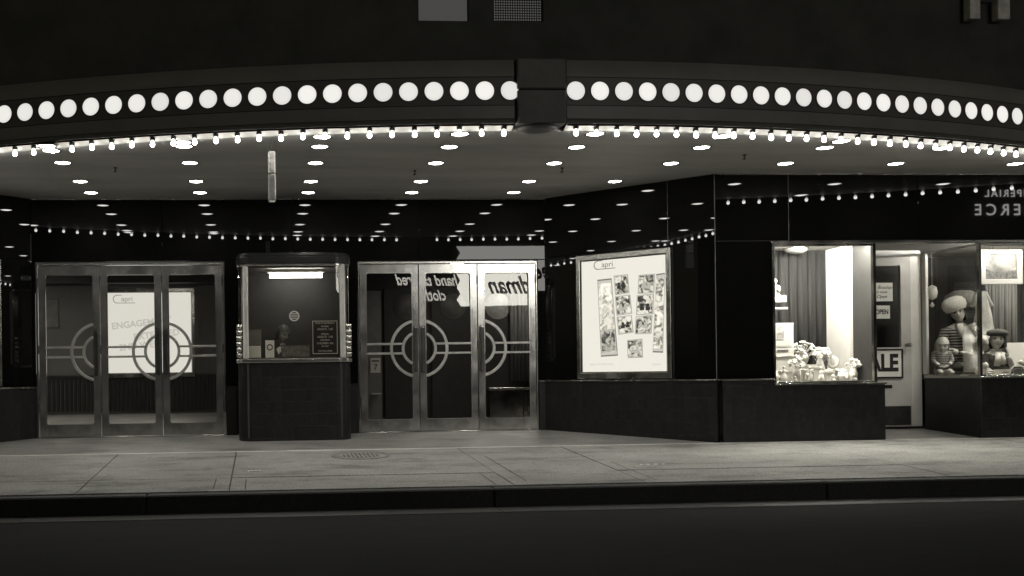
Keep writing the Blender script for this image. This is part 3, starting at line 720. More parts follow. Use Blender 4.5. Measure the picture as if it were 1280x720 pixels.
# ================================================================== FIGURES
def skin_mesh(pts, edges, sub=2):
    """pts: list of (pos, radius); a continuous skinned surface, returned as a mesh"""
    me = bpy.data.meshes.new('skin_tmp'); me.from_pydata([p for p, r in pts], edges, []); me.update()
    o = bpy.data.objects.new('skin_tmp', me); C.objects.link(o)
    o.modifiers.new('s', 'SKIN').use_smooth_shade = True
    for i, (p, r) in enumerate(pts):
        sv = me.skin_vertices[0].data[i]; sv.radius = r if isinstance(r, tuple) else (r, r); sv.use_root = (i == 0)
    ss = o.modifiers.new('u', 'SUBSURF'); ss.levels = sub; ss.render_levels = sub
    bpy.context.view_layer.update()
    m2 = bpy.data.meshes.new_from_object(o.evaluated_get(bpy.context.evaluated_depsgraph_get()))
    bpy.data.objects.remove(o); return m2
def g2(x, s): return math.exp(-(x/s)**2)
def head_bm(bm, M4, s=1.0):
    """head facing -Y, centre of the skull at the origin of M4; s=1 is an adult"""
    n, mrow = 36, 28; rings = []
    for i in range(mrow+1):
        t = PI*i/mrow; ring = []
        for k in range(n):
            a = 2*PI*k/n; x = math.sin(t)*math.cos(a); y = math.sin(t)*math.sin(a); z = -math.cos(t)
            X, Y, Z = x*.076, y*.094, z*.115
            if Z < 0: X *= 1-.32*(Z/.115)**2; Y *= 1-.16*(Z/.115)**2 if Y < 0 else 1-.30*(Z/.115)**2
            if y < 0:
                f = min(1, -y*1.6)
                Y -= f*.023*g2(X, .011)*(g2(Z+.018, .018)+.45*g2(Z-.004, .02))          # nose
                for sx in (-1, 1): Y += f*.012*g2(X-sx*.030, .017)*g2(Z-.012, .012)     # eye sockets
                Y -= f*.005*g2(Z-.034, .012)*g2(X, .05)                                 # brow
                Y -= f*.006*g2(Z+.052, .008)*g2(X, .022); Y += f*.004*g2(Z+.060, .004)*g2(X, .022)
                Y -= f*.008*g2(Z+.090, .018)*g2(X, .025)                                # chin
                for sx in (-1, 1): Y -= f*.004*g2(X-sx*.042, .02)*g2(Z+.02, .02)
            ring.append(bm.verts.new(M4 @ Vector((X*s, Y*s, Z*s))))
        rings.append(ring)
    for a, b in zip(rings, rings[1:]):
        for k in range(n):
            try: bm.faces.new((a[k], a[(k+1)%n], b[(k+1)%n], b[k]))
            except ValueError: pass
    for sx in (-1, 1):                                                                  # ears
        e = MB(); e.b.free(); e.b = bm
        vs0 = len(bm.verts)
        tmp = MB(); tmp.ball((sx*.076, .008, .0), .010, .020, .030, 10)
        tm = bpy.data.meshes.new('t'); tmp.b.to_mesh(tm); tmp.b.free()
        for v in tm.vertices: v.co = M4 @ (v.co*s)
        bm.from_mesh(tm)
def hand_pts(w, dirv, palmn, s=1.0, curl=.5):
    """five finger chains as skinned pieces; w wrist, dirv towards fingertips"""
    d = Vector(dirv).normalized(); n_ = Vector(palmn).normalized(); side = d.cross(n_).normalized(); w = Vector(w)
    out = []
    for k, (off, ln) in enumerate(((-.030, .066), (-.011, .078), (.009, .074), (.028, .058))):
        base = w+d*.055*s+side*off*.8*s; kn = w+d*.095*s+side*off*s
        m1 = kn+(d*.6+n_*curl*.6).normalized()*ln*.45*s; m2 = m1+(d*(1-curl)+n_*curl).normalized()*ln*.38*s
        out.append([(base, .012*s), (kn, .0095*s), (m1, .0085*s), (m2, .007*s)])
    t0 = w+d*.03*s-side*.02*s; t1 = t0+(d*.5-side*.8).normalized()*.035*s; t2 = t1+(d*.9-side*.2+n_*.3).normalized()*.038*s
    out.append([(t0, .013*s), (t1, .0105*s), (t2, .008*s)])
    return out
def figure(root, head_c, head_rot, s, body, skin, hands=()):
    """body: (pts, edges) for torso+neck+arms; returns one continuous mesh object named body"""
    me = skin_mesh(*body); bm = bmesh.new(); bm.from_mesh(me)
    Mh = Matrix.Translation(Vector(head_c)) @ head_rot.to_matrix().to_4x4()
    head_bm(bm, Mh, s)
    for (w, d, n_, hs, cu) in hands:
        palm = skin_mesh([(Vector(w)-Vector(d).normalized()*.01, (.020*hs, .020*hs)), (Vector(w)+Vector(d).normalized()*.05*hs, (.034*hs, .016*hs)), (Vector(w)+Vector(d).normalized()*.095*hs, (.036*hs, .014*hs))], [(0, 1), (1, 2)], 1)
        bm.from_mesh(palm)
        for ch in hand_pts(w, d, n_, hs, cu):
            bm.from_mesh(skin_mesh([(p, r) for p, r in ch], [(i, i+1) for i in range(len(ch)-1)], 1))
    m2 = bpy.data.meshes.new('body'); bm.to_mesh(m2); bm.free()
    for p in m2.polygons: p.use_smooth = True
    m2.materials.clear(); m2.materials.append(skin)
    o = bpy.data.objects.new('body', m2); C.objects.link(o); o.parent = root
    eb = MB(); lb = MB()
    for sx in (-1, 1): eb.ball((sx*.030*s, -.080*s, .012*s), .0145*s, .009*s, .0085*s, 10)
    lb.ball((0, -.093*s, -.053*s), .019*s, .008*s, .0075*s, 10)
    e = eb.build('eyes', M['eye'], o, smooth=True); l = lb.build('lips', M['lips'], o, smooth=True)
    bw = MB()
    for sx in (-1, 1): bw.tube((sx*.018*s, -.0905*s, .031*s), (sx*.046*s, -.080*s, .034*s), .003*s, 6)
    q = bw.build('eyebrows', M['eye'], o)
    for a in (e, l, q): a.matrix_local = Mh
    return o, Mh
def hair_cap(par, Mh, s, m, length=.04, name='hair'):
    b = MB(); n = 28
    rings = []
    for i in range(15):
        t = i/14; ph = t*(PI*.60)
        ring = []
        for k in range(n):
            a = 2*PI*k/n; x = math.sin(ph)*math.cos(a); y = math.sin(ph)*math.sin(a); z = math.cos(ph)
            front = max(0, -y)
            zz = z*.128; 
            if front > .3: zz = max(zz, .050)
            r = 1.0+.03*math.sin(9*a+i)
            X, Y = x*.087*r, y*.104*r+.004
            if t > .75 and front < .3: zz -= length*(t-.75)*4
            ring.append(b.b.verts.new((X*s, Y*s, zz*s)))
        rings.append(ring)
    for a, c_ in zip(rings, rings[1:]):
        for k in range(n):
            b.b.faces.new((a[k], a[(k+1)%n], c_[(k+1)%n], c_[k]))
    o = b.build(name, m, par, smooth=True); o.matrix_local = Mh; return o
def torso(s=1.0, armL=None, armR=None, grow=0.0, neck=True, hip=True, neck_top=None):
    """hip at the origin, shoulders at z .50*s; arms as lists of points"""
    P = [((0, 0, .0), (.15*s+grow, .11*s+grow)), ((0, 0, .18*s), (.12*s+grow, .095*s+grow)), ((0, -.01*s, .36*s), (.155*s+grow, .105*s+grow)), ((0, 0, .47*s), (.10*s+grow, .075*s+grow))]
    E = [(0, 1), (1, 2), (2, 3)]
    if neck:
        P += [((0, 0, .54*s), (.048*s, .05*s)), (neck_top or (0, -.01*s, .62*s), (.045*s, .048*s))]; E += [(3, 4), (4, 5)]
    for arm in (armL, armR):
        if arm:
            prev = 3; rr = [.060, .047, .036, .028]
            for i, p in enumerate(arm):
                P.append((tuple(c*s for c in p), rr[min(i, 3)]*s+grow*.8)); E.append((prev, len(P)-1)); prev = len(P)-1
    return P, E
def garment(name, body, m, par, sub=2):
    me = skin_mesh(*body, sub=sub)
    for p in me.polygons: p.use_smooth = True
    me.materials.clear(); me.materials.append(m); me.name = name
    o = bpy.data.objects.new(name, me); C.objects.link(o); o.parent = par; return o
def stripe_mat(name, a, b_, scale):
    m = bpy.data.materials.new(name); m.use_nodes = True; t = m.node_tree; p = t.nodes['Principled BSDF']; p.inputs['Roughness'].default_value = .9
    tc = t.nodes.new('ShaderNodeTexCoord'); wv = t.nodes.new('ShaderNodeTexWave'); wv.bands_direction = 'Z'; wv.inputs['Scale'].default_value = scale; wv.inputs['Distortion'].default_value = .8
    cr = t.nodes.new('ShaderNodeValToRGB'); cr.color_ramp.elements[0].position = .45; cr.color_ramp.elements[0].color = gray(a); cr.color_ramp.elements[1].position = .55; cr.color_ramp.elements[1].color = gray(b_)
    t.links.new(tc.outputs['Object'], wv.inputs[0]); t.links.new(wv.outputs[0], cr.inputs[0]); t.links.new(cr.outputs[0], p.inputs['Base Color']); return m
from mathutils import Euler

# ================================================================== TICKET BOOTH
BX, BY = .405, -.80
bo = thing('ticket_booth', 'ticket booth with rounded glass front and dark tiled base between the two sets of doors', 'ticket booth', (BX, 0, 0))
def booth_plan(hw, yf, r, yb=-.055, n=8):
    pts = [(-hw, yb)]
    for k in range(n+1): a = PI+PI/2*k/n; pts.append((-hw+r+r*math.cos(a), yf+r+r*math.sin(a)))
    for k in range(n+1): a = 1.5*PI+PI/2*k/n; pts.append((hw-r+r*math.cos(a), yf+r+r*math.sin(a)))
    return pts+[(hw, yb)]
MB().prism(booth_plan(.70, BY+.03, .16), -.08, .925).build('tiled_base', M['tile'], bo)
for sx in (-1, 1): MB().box(sx*.575-.012, sx*.575+.012, BY+.022, BY+.03, .0, .925).build('base_seam', M['dgrey'], bo)
MB().prism(booth_plan(.725, BY, .18), .928, .975).build('sill', M['steel2'], bo, bevel=.008)
MB().prism(booth_plan(.665, BY+.06, .14, -.06), .9755, .99).build('counter_top', M['grey'], bo)
# curved glazing
def glaz(b, pts, z0, z1):
    for (xa, ya), (xb, yb) in zip(pts, pts[1:]):
        b.b.faces.new([b.b.verts.new(p) for p in ((xa, ya, z0), (xb, yb, z0), (xb, yb, z1), (xa, ya, z1))])
    return b
gp = booth_plan(.69, BY+.03, .17)
gz_ = MB(); v = [gz_.b.verts.new(p) for p in ((-.52, BY+.03, .976), (.52, BY+.03, .976), (.52, BY+.03, 2.118), (-.52, BY+.03, 2.118))]; gz_.b.faces.new(v); gz_.build('front_glass', M['glassb'], bo)
for sgn in (-1, 1):
    pts = gp[:10] if sgn < 0 else gp[10:]
    gg = glaz(MB(), pts, .976, 2.118); bmesh.ops.remove_doubles(gg.b, verts=gg.b.verts, dist=1e-4); gg.build('corner_glass', M['glassb'], bo, smooth=True)
    MB().box(sgn*.655-.0, sgn*.655+.006, -.62, -.06, .99, 2.11).build('side_blind', mat('side_panel_steel', .35, .3, .8, var=.5, vscale=9, stretch=(1, 1, .4)), bo)
    m_ = MB(); m_.box(min(sgn*.565, sgn*.63), max(sgn*.565, sgn*.63), BY+.0, BY+.045, .976, 2.118); m_.build('mullion', mat('booth_chrome', .80, .28, .35, var=.2, vscale=4), bo, bevel=.012)
    m_ = MB()
    for k in range(6): m_.lathe([(.036, 0), (.041, .03), (.036, .06)], (sgn*.676, BY+.11, .99+k*.07), 14)
    m_.build('corner_reflection_rings', M['steel2'], bo, smooth=True)  # chrome rings shaped to imitate reflections in the lower corner glass
MB().prism(booth_plan(.70, BY+.015, .18), 2.119, 2.15).build('head_trim', M['steel2'], bo, bevel=.006)
b = MB()
for (hw, yo, z0, z1) in ((.712, .0, 2.1505, 2.235), (.70, .012, 2.2352, 2.265), (.675, .035, 2.2652, 2.283)): b.prism(booth_plan(hw, BY+yo, .19), z0, z1)
b.build('canopy', mat('canopy_bronze', .015, .3, .2, var=.3, vscale=4), bo, bevel=.006)
MB().prism(booth_plan(.66, BY+.07, .14, -.06), 2.10, 2.117).build('ceiling', M['grey'], bo)
b = MB(); b.box(-.66, .66, -.06, -.04, 0, 2.1); b.build('back_panel', mat('booth_back', .03, .6, var=.2), bo)
tb = thing('fluorescent_lamp', 'bright white fluorescent tube fitting under the ticket booth ceiling', 'lamp', (.44, -.50, 2.03))
MB().box(-.36, .36, -.04, .04, .03, .068).build('housing', M['white'], tb, bevel=.005); MB().tube((-.33, 0, 0), (.33, 0, 0), .032, 14).build('tube', M['tube'], tb, smooth=True)
b = MB(); 
for z in (-.03, -.01, .01, .03): b.box(-.045, .045, -.004, .002, z-.004, z+.004)
sp = thing('speaking_grille', 'round metal speaking grille in the middle of the ticket booth glass', 'grille', (BX, BY+.027, 1.50)); b.build('louvres', M['card'], sp)
arc_band(MB(), 0, 0, .050, .064, 0, 2*PI, -.008, .004, 32).build('ring', M['card'], sp)
pb = thing('price_board', 'black ticket price board with white lettering and pale border in the booth window', 'price board', (.785, BY+.075, 1.235))
f = MB(); panel_frame(f, -.155, .155, -.205, .205, .008, .008, .008, .008, .002, -.012, .0); f.build('border', M['card'], pb); MB().box(-.147, .147, -.009, -.002, -.197, .197).build('board', M['black'], pb)
for s_, z, sz in (('PRICE OF ADMISSION', .175, .026), ('MATINEE', .135, .024), ('ADULTS  1.00', .10, .034), ('EVENING', .04, .024), ('ADULTS  1.50', .005, .034), ('STUDENTS', -.035, .026), ('CHILDREN  50c', -.075, .032), ('ALL DAY', -.11, .024), ('TAX INCLUDED', -.17, .026)):
    text_obj('lettering', s_, sz, M['paper'], pb, (0, -.0105, z), extrude=.0008, sx=.95)
ms = thing('money_tray', 'low arched metal money shield on the booth counter below the speaking grille', 'tray', (.415, BY+.06, .99))
b = MB(); b.plate([(-.17, 0), (.17, 0), (.17, .09), (.165, .12), (.14, .145), (-.14, .145), (-.165, .12), (-.17, .09)], -.006, .006); b.build('shield', mat('dull_tray_metal', .22, .4, .7, var=.5, vscale=18), ms)
f = MB(); panel_frame(f, -.176, .176, 0, .152, .010, .010, .012, .012, .02, -.010, .010); f.build('rim', M['steel2'], ms)
tk = thing('ticket_machine', 'grey ticket machine with pale lower front at the left of the booth counter', 'ticket machine', (-.09, BY+.16, .99))
MB().box(-.085, .085, -.06, .10, .15, .36).build('upper_case', mat('machine_grey', .16, .45, var=.2), tk, bevel=.01); MB().box(-.08, .08, -.062, .10, 0, .148).build('lower_front', M['card'], tk, bevel=.006)
MB().box(-.09, .09, -.07, .11, .362, .375).build('top_plate', M['steel2'], tk)
cd = thing('standing_card', 'white standing card with a grey round emblem beside the ticket machine in the booth', 'card', (.10, BY+.10, .99))
MB().box(-.055, .055, -.003, .003, 0, .215).build('card', M['paper'], cd); arc_band(MB(), 0, .13, .024, .040, 0, 2*PI, -.005, -.0032, 24).build('emblem', M['grey'], cd); MB().box(-.05, .05, .004, .03, 0, .01).build('foot', M['paper'], cd)
# cashier
ca = thing('cashier', 'person with short dark hair and white collar seated behind the ticket booth glass', 'person', (.27, -.34, .66))
hr = Euler((R(22), 0, R(35)))
aL = [(-.17, .0, .44), (-.22, -.06, .22), (-.12, -.22, .30)]; aR = [(.17, 0, .44), (.22, -.08, .22), (.10, -.24, .30)]
body = torso(.86, aL, aR); P_, E_ = body
hb = len(P_)
for sx in (-1, 1):
    P_ += [((sx*.08, -.02, -.04), .075), ((sx*.09, -.10, -.10), .07), ((sx*.10, -.22, -.18), .055), ((sx*.10, -.20, -.50), .04), ((sx*.10, -.27, -.54), .03)]
    k = len(P_)-5; E_ += [(0, k), (k, k+1), (k+1, k+2), (k+2, k+3), (k+3, k+4)]
fb, Mh = figure(ca, (0, -.03, .635), hr, .92, (P_, E_), M['skinp'], hands=(((-.103, -.19, .258), (.3, -1, 0), (0, 0, -1), .9, .4), ((.086, -.206, .258), (-.3, -1, 0), (0, 0, -1), .9, .4)))
hair_cap(fb, Mh, .97, M['hair'], .05)
garment('blouse', torso(.86, aL[:2]+[(-.15, -.16, .27)], aR[:2]+[(.13, -.17, .27)], .012, neck=False), M['felt'], fb)
cb = MB(); cb.lathe([(.075, 0), (.062, .05), (.056, .055)], (0, -.005, .415), 16, sx=1.1); cb.build('collar', M['paper'], fb, smooth=True)
b = MB()
for sx in (-1, 1): b.plate([(sx*.01, .43), (sx*.085, .45), (sx*.06, .37)], -.095, -.088)
b.build('collar_points', M['paper'], fb)
sk_ = MB(); 
for sx in (-1, 1): sk_.tube((sx*.08, 0, -.03), (sx*.10, -.22, -.17), .085, 12, .068); sk_.tube((sx*.10, -.215, -.17), (sx*.10, -.20, -.44), .062, 12, .05)
sk_.build('trousers', M['dgrey'], fb, smooth=True)
sto = thing('stool', 'round stool under the cashier inside the ticket booth', 'stool', (.27, -.33, 0))
MB().lathe([(.15, 0), (.16, .02), (.15, .05)], (0, 0, .50), 20).build('seat', M['black'], sto)
for k in range(4):
    a = PI/4+k*PI/2; MB().tube((.10*math.cos(a), .10*math.sin(a), .50), (.16*math.cos(a), .12*math.sin(a), .0), .012, 8).build('leg', M['steel'], sto)

# ================================================================== SHOP
SY = -1.65
sh = thing('gift_shop', 'shop beside the cinema with two lit display windows and a white door', 'shop')
b = MB(); panels(b, [(5.352, 6.25, 2.29, ZC), (6.25, 7.85, 2.29, ZC), (7.85, 9.45, 2.29, ZC), (9.45, 11.05, 2.29, ZC), (11.05, 12, 2.29, ZC), (5.352, 6.03, .66, 2.29), (10.6, 12, .66, 2.29)], SY)
b.build('black_glass_wall', M['vit'], sh, bevel=.002)
b = MB(); b.box(5.42, 12, SY+.032, SY+.06, 2.29, ZC+.3); b.box(5.42, 6.03, SY+.032, SY+.06, 0, 2.29); b.box(10.6, 12, SY+.032, SY+.06, 0, 2.29); b.build('wall_core', M['backing'], sh)
b = MB(); b.box(6.25-.0022, 6.25+.0022, SY-.0005, SY+.004, 2.29, ZC); b.box(9.45-.0022, 9.45+.0022, SY-.0005, SY+.004, 2.29, ZC); b.build('joint_strip', M['seam'], sh)
MB().box(5.352, 12, SY-.001, SY+.004, 2.2885, 2.2915).build('joint_strip', mat('dull_joint', .06, .5), sh)
MB().prism([(5.40, SY-.05), (7.38, SY-.05), (7.38, -.67), (7.34, -.67), (7.34, SY+.03), (5.42, SY+.03)], -.25, .578).build('tile_base', M['tile'], sh)
MB().box(5.39, 6.02, SY-.05, SY+.03, .579, .64).build('tile_base', M['tile'], sh)
MB().box(5.38, 6.03, SY-.066, SY+.03, .642, .658).build('ledge', M['ledge'], sh, bevel=.003)
MB().prism([(8.58, SY-.05), (12, SY-.05), (12, SY+.03), (8.62, SY+.03), (8.62, -.67), (8.58, -.67)], -.25, .628).build('tile_base', M['tile'], sh)
b = MB(); b.prism([(8.57, SY-.06), (10.6, SY-.06), (10.6, SY+.03), (8.63, SY+.03), (8.63, -.67), (8.57, -.67)], .63, .652); b.build('ledge', M['ledge'], sh, bevel=.003)
b = MB(); b.box(6.02, 10.62, SY-.03, SY+.05, 2.255, 2.287); b.build('window_head_strip', M['steel'], sh, bevel=.004)
# windows of the shop
def window(name, outer, glassq, par, fm=M['steel']):
    f = MB()
    for bx in outer: f.box(*bx)
    w_ = f.build(name, fm, par, bevel=.003)
    for q in glassq:
        g = MB(); g.b.faces.new([g.b.verts.new(p) for p in q]); g.build('glass', M['glassw'], w_)
    return w_
window('display_window', [(6.03, 6.06, SY-.03, SY+.02, .60, 2.253), (6.03, 7.40, SY-.062, SY+.03, .58, .60), (7.265, 7.30, SY-.03, SY+.02, .60, 2.253), (6.06, 7.265, SY-.02, SY+.01, .60, .622), (6.06, 7.265, SY-.02, SY+.01, 2.225, 2.252)],
       [((6.06, SY, .62), (7.265, SY, .62), (7.265, SY, 2.23), (6.06, SY, 2.23)), ((7.34, SY+.02, .6), (7.36, -.70, .6), (7.36, -.70, 2.25), (7.34, SY+.02, 2.25))], sh)
window('display_window', [(8.585, 8.615, SY-.03, SY+.02, .653, 2.253), (10.57, 10.60, SY-.03, SY+.02, .653, 2.253), (8.615, 10.57, SY-.02, SY+.01, .654, .672), (8.615, 10.57, SY-.02, SY+.01, 2.228, 2.252), (8.585, 8.615, SY+.02, -.66, .654, .672), (8.585, 8.615, SY+.02, -.66, 2.228, 2.252)],
       [((8.615, SY, .672), (10.57, SY, .672), (10.57, SY, 2.228), (8.615, SY, 2.228)), ((8.60, SY+.02, .672), (8.60, -.70, .672), (8.60, -.70, 2.228), (8.60, SY+.02, 2.228))], sh)
MB().box(8.585, 8.625, -.70, -.62, .673, 2.227).build('white_window_post', M['white'], sh, bevel=.004)
MB().box(7.34, 7.375, -.70, -.66, .58, 2.25).build('rear_window_post', M['steel'], sh, bevel=.003)
# interior boxes
b = MB(); b.box(5.45, 7.33, -.66, -.62, 0, 2.30); b.build('display_back_wall', M['curtain'], sh)
b = MB(); b.box(5.45, 5.50, SY+.07, -.67, .0, 2.30); b.build('display_side_wall', M['grey'], sh)
MB().box(5.5, 7.30, SY+.04, -.665, .56, .60).build('display_floor', M['white'], sh)
MB().box(5.4, 12, SY+.04, 3.0, 2.292, 2.32).build('display_ceiling', M['card'], sh)
b = MB(); b.prism([(7.26, -.68), (7.33, -.68), (7.315, -1.22), (7.25, -1.22)], .601, 2.29); b.build('white_display_pier', M['white'], sh, bevel=.004)
MB().box(7.285, 7.30, -1.60, -1.222, .601, 2.29).build('grey_side_screen', mat('side_screen_cloth', .02, .8, var=.3, vscale=3), sh)
b = MB()
for k in range(14):
    b.tube((5.55+k*.125, -.67, .6), (5.55+k*.125, -.665+.006*(k%3), 2.28), .03+.012*(k%2), 8)
b.build('back_drape', M['curtain'], sh, smooth=True)
MB().box(8.66, 10.6, SY+.04, .2, .60, .655).build('display_floor', M['card'], sh)
MB().box(8.50, 10.7, .22, .26, 0, 2.30).build('display_back_wall', mat('dark_back_cloth', .04, .9, var=.3), sh)
MB().box(10.61, 10.66, SY+.04, .21, 0, 2.30).build('display_side_wall', M['grey'], sh)
# recess and shop door
b = MB(); b.box(8.43, 8.58, -.62, -.58, 0, 2.29); b.build('door_jamb', M['white'], sh, bevel=.004)
b = MB(); b.box(7.39, 7.44, -.62, -.58, 0, 2.29); b.build('door_jamb', M['white'], sh, bevel=.004)
MB().box(7.44, 8.43, -.62, -.58, 2.215, 2.29).build('door_head', M['white'], sh)
dr = bpy.data.objects.new('shop_door', None); C.objects.link(dr); dr.parent = sh; dr.location = (7.45, -.63, 0)
f = MB(); panel_frame(f, 0, .97, .0, 2.21, .14, .14, 1.03, .12, .01, -.02, .02); f.build('door_panel', mat('door_white_paint', .50, .45, var=.12, vscale=3), dr, bevel=.004)
b = MB(); b.b.faces.new([b.b.verts.new(p) for p in ((.14, .0, 1.03), (.83, .0, 1.03), (.83, .0, 2.09), (.14, .0, 2.09))]); b.build('glass', M['glassw'], dr)
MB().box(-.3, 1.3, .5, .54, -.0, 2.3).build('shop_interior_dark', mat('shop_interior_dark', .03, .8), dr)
MB().box(.02, .95, -.0262, -.0205, .02, .27).build('kick_plate', M['steeld'], dr, bevel=.002)
kn = MB().lathe([(.022, 0), (.024, -.01), (.012, -.02), (.014, -.05), (.028, -.06), (.026, -.08), (.001, -.088)], (.905, -.02, 1.06), 16, 'y').build('door_knob', M['brass'], dr, smooth=True)
MB().box(.54, .70, -.028, -.0205, .50, .545).build('mail_slot', M['steel'], dr, bevel=.003)
def notice(name, label, lines, x, z, w_, h, m=M['paper'], ink=M['black'], yy=-.66, frame=None):
    o = thing(name, label, 'sign', (x, yy, z)); MB().box(-w_/2, w_/2, -.002, .002, -h/2, h/2).build('sheet', m, o)
    for s_, lz, sz, kw in lines: text_obj('lettering', s_, sz, ink, o, (kw.pop('x', 0), -.0035, lz), extrude=.001, **kw)
    if frame: f = MB(); panel_frame(f, -w_/2-.02, w_/2+.02, -h/2-.02, h/2+.02, .02, .02, .02, .02, .003, -.008, .004); f.build('frame', frame, o)
    return o
notice('sale_sign', 'white sign with bold black letters SALE on the lower half of the shop door', [('SALE', -.0, .30, dict(bold=.012, sx=.80, x=.0))], 7.975, .82, .60, .34, frame=M['black'])
notice('open_sign', 'small white OPEN sign hanging in the glass of the shop door', [('OPEN', 0, .085, dict(bold=.002, sx=.8))], 8.03, 1.49, .22, .17, yy=-.64)
notice('handwritten_notice', 'larger handwritten white notice above the OPEN sign in the shop door', [('The Boutique', .06, .062, dict(shear=.3)), ('is now', 0, .055, dict(shear=.3)), ('Open', -.06, .062, dict(shear=.3))], 8.03, 1.75, .30, .24, yy=-.64)

def strip_light(x, y, z, ln, lab, m=M['tubew'], rz=0):
    o = thing('fluorescent_lamp', lab, 'lamp', (x, y, z), rz)
    MB().box(-ln/2-.03, ln/2+.03, -.03, .03, .018, .028).build('housing', M['white'], o); MB().box(-ln/2-.03, ln/2+.03, -.036, -.031, -.035, .028).build('added_light_lip', M['white'], o); MB().tube((-ln/2, 0, 0), (ln/2, 0, 0), .016, 10).build('tube', m, o, smooth=True)  # lip added on the street side to keep tube light off the sidewalk
strip_light(6.65, SY+.10, 2.262, 1.12, 'white fluorescent tube along the top of the gift window left of the shop door')
strip_light(9.6, SY+.10, 2.262, 1.7, 'white fluorescent tube along the top of the clothes window right of the shop door', emis('window_tube_right', 1, 240))

# ------------------------------------------------------------------ gift window goods
FZ = .601
def stand(name, label, cat, x, y, z, group=None, rz=0): return thing(name, label, cat, (x, y, z), rz, group)
def vase(o, h, r, m, flare=1.0):
    return MB().lathe([(r*.5, 0), (r*.55, h*.04), (r*.9, h*.3), (r, h*.5), (r*.6, h*.78), (r*.38, h*.88), (r*.62*flare, h), (r*.52*flare, h*.98), (r*.3, h*.86)], n=20).build('vase_body', m, o, smooth=True)
def blooms(o, n, rad, zc, m, seed, size=.028, spread=.8):
    rnd = random.Random(seed)
    st_ = MB()
    for k in range(n):
        a = rnd.uniform(0, 2*PI); q = rad*math.sqrt(rnd.random()); x, y = q*math.cos(a), q*math.sin(a)
        z = zc+math.sqrt(max(0, rad*rad-q*q))*.8-.02+rnd.uniform(-.02, .03)
        nrm = Vector((x*.9, y*.9-.02, z-zc+.035)).normalized(); u = nrm.orthogonal().normalized(); v = nrm.cross(u); b = MB(); sz = size*rnd.uniform(.7, 1.15)
        for j in range(6):
            t = 2*PI*j/6+rnd.random()*.5; d = (u*math.cos(t)+v*math.sin(t)+nrm*rnd.uniform(.1, .6)).normalized()
            b.tube(Vector((x, y, z)), Vector((x, y, z))+d*sz*.6, sz*.12, 7, sz*.34); b.ball(Vector((x, y, z))+d*sz*.7, sz*.33, sz*.33, sz*.30, 8)
        b.ball((x, y, z), sz*.35, n=8)
        b.build('bloom', m, o, smooth=True); st_.tube((0, 0, zc*.6), (x, y, z), .003, 5)
    st_.build('stems', M['chinag'], o)
def figurine(o, h, m, kind=0, seed=0):
    h *= 1.25; b = MB(); k = h/.16
    b.lathe([(.035*k, 0), (.036*k, .012*k), (.030*k, .016*k)], n=16)
    if kind == 0:      # lady in a wide skirt
        b.lathe([(.030*k, .016*k), (.034*k, .03*k), (.024*k, .07*k), (.011*k, .095*k), (.016*k, .112*k), (.010*k, .124*k), (.005*k, .130*k)], n=16); b.ball((0, 0, .142*k), .012*k); b.ball((0, .003*k, .149*k), .013*k, .013*k, .008*k)
        for s_ in (-1, 1): b.tube((s_*.014*k, 0, .116*k), (s_*.026*k, -.012*k, .09*k), .0055*k, 8, .004*k)
    elif kind == 1:    # seated child with knees up
        b.ball((0, .005*k, .045*k), .024*k, .022*k, .034*k); b.ball((0, 0, .095*k), .019*k, .019*k, .021*k)
        for s_ in (-1, 1):
            b.tube((s_*.012*k, -.005*k, .03*k), (s_*.016*k, -.032*k, .052*k), .010*k, 8); b.tube((s_*.016*k, -.032*k, .052*k), (s_*.016*k, -.034*k, .018*k), .009*k, 8, .006*k)
            b.tube((s_*.022*k, 0, .068*k), (s_*.018*k, -.03*k, .056*k), .007*k, 8)
    elif kind == 2:    # bird
        b.tube((0, 0, .016*k), (0, 0, .045*k), .006*k, 8); b.ball((0, 0, .07*k), .022*k, .036*k, .024*k); b.ball((0, -.030*k, .098*k), .014*k); b.tube((0, -.042*k, .097*k), (0, -.058*k, .094*k), .004*k, 8, .001*k); b.tube((0, .03*k, .075*k), (0, .075*k, .10*k), .012*k, 8, .016*k)
    else:              # dog sitting
        b.ball((0, .012*k, .045*k), .024*k, .028*k, .032*k); b.ball((0, -.006*k, .08*k), .016*k, .016*k, .022*k); b.ball((0, -.018*k, .108*k), .018*k, .02*k, .017*k); b.ball((0, -.040*k, .102*k), .009*k, .014*k, .008*k)
        for s_ in (-1, 1): b.tube((s_*.011*k, -.018*k, .06*k), (s_*.012*k, -.022*k, .016*k), .007*k, 8); b.ball((s_*.017*k, -.012*k, .112*k), .005*k, .008*k, .014*k)
    return b.build('figure', m, o, smooth=True)
def stool_box(name, label, x, y, w_, d_, h, m, cat='stand'):
    o = stand(name, label, cat, x, y, FZ); MB().box(-w_/2, w_/2, -d_/2, d_/2, 0, h-.012).build('block', m, o, bevel=.004); MB().box(-w_/2-.008, w_/2+.008, -d_/2-.008, d_/2+.008, h-.012, h).build('top_board', M['white'], o, bevel=.003); return o
# wall shelves at the left of the window
for (z, w_, lab) in ((1.585, .20, 'thick white display block under the seated figurine at the left of the gift window'), (1.50, .22, 'thin white shelf below the thick display block at the left of the gift window')):
    o = stand('display_shelf', lab, 'shelf', 6.32, -1.18, z)
    MB().box(-.11, .11 if w_ == .22 else .09, -.10, .10, 0, .085 if w_ == .20 else .025).build('board', M['white'], o, bevel=.004)
    MB().box(-.85, -.10, -.01, .01, .005, .02).build('bracket', M['steel'], o)
o = stand('figurine', 'white seated child figurine on the high display block at the left of the gift window', 'figurine', 6.31, -1.18, 1.67); figurine(o, .24, M['china'], 1)
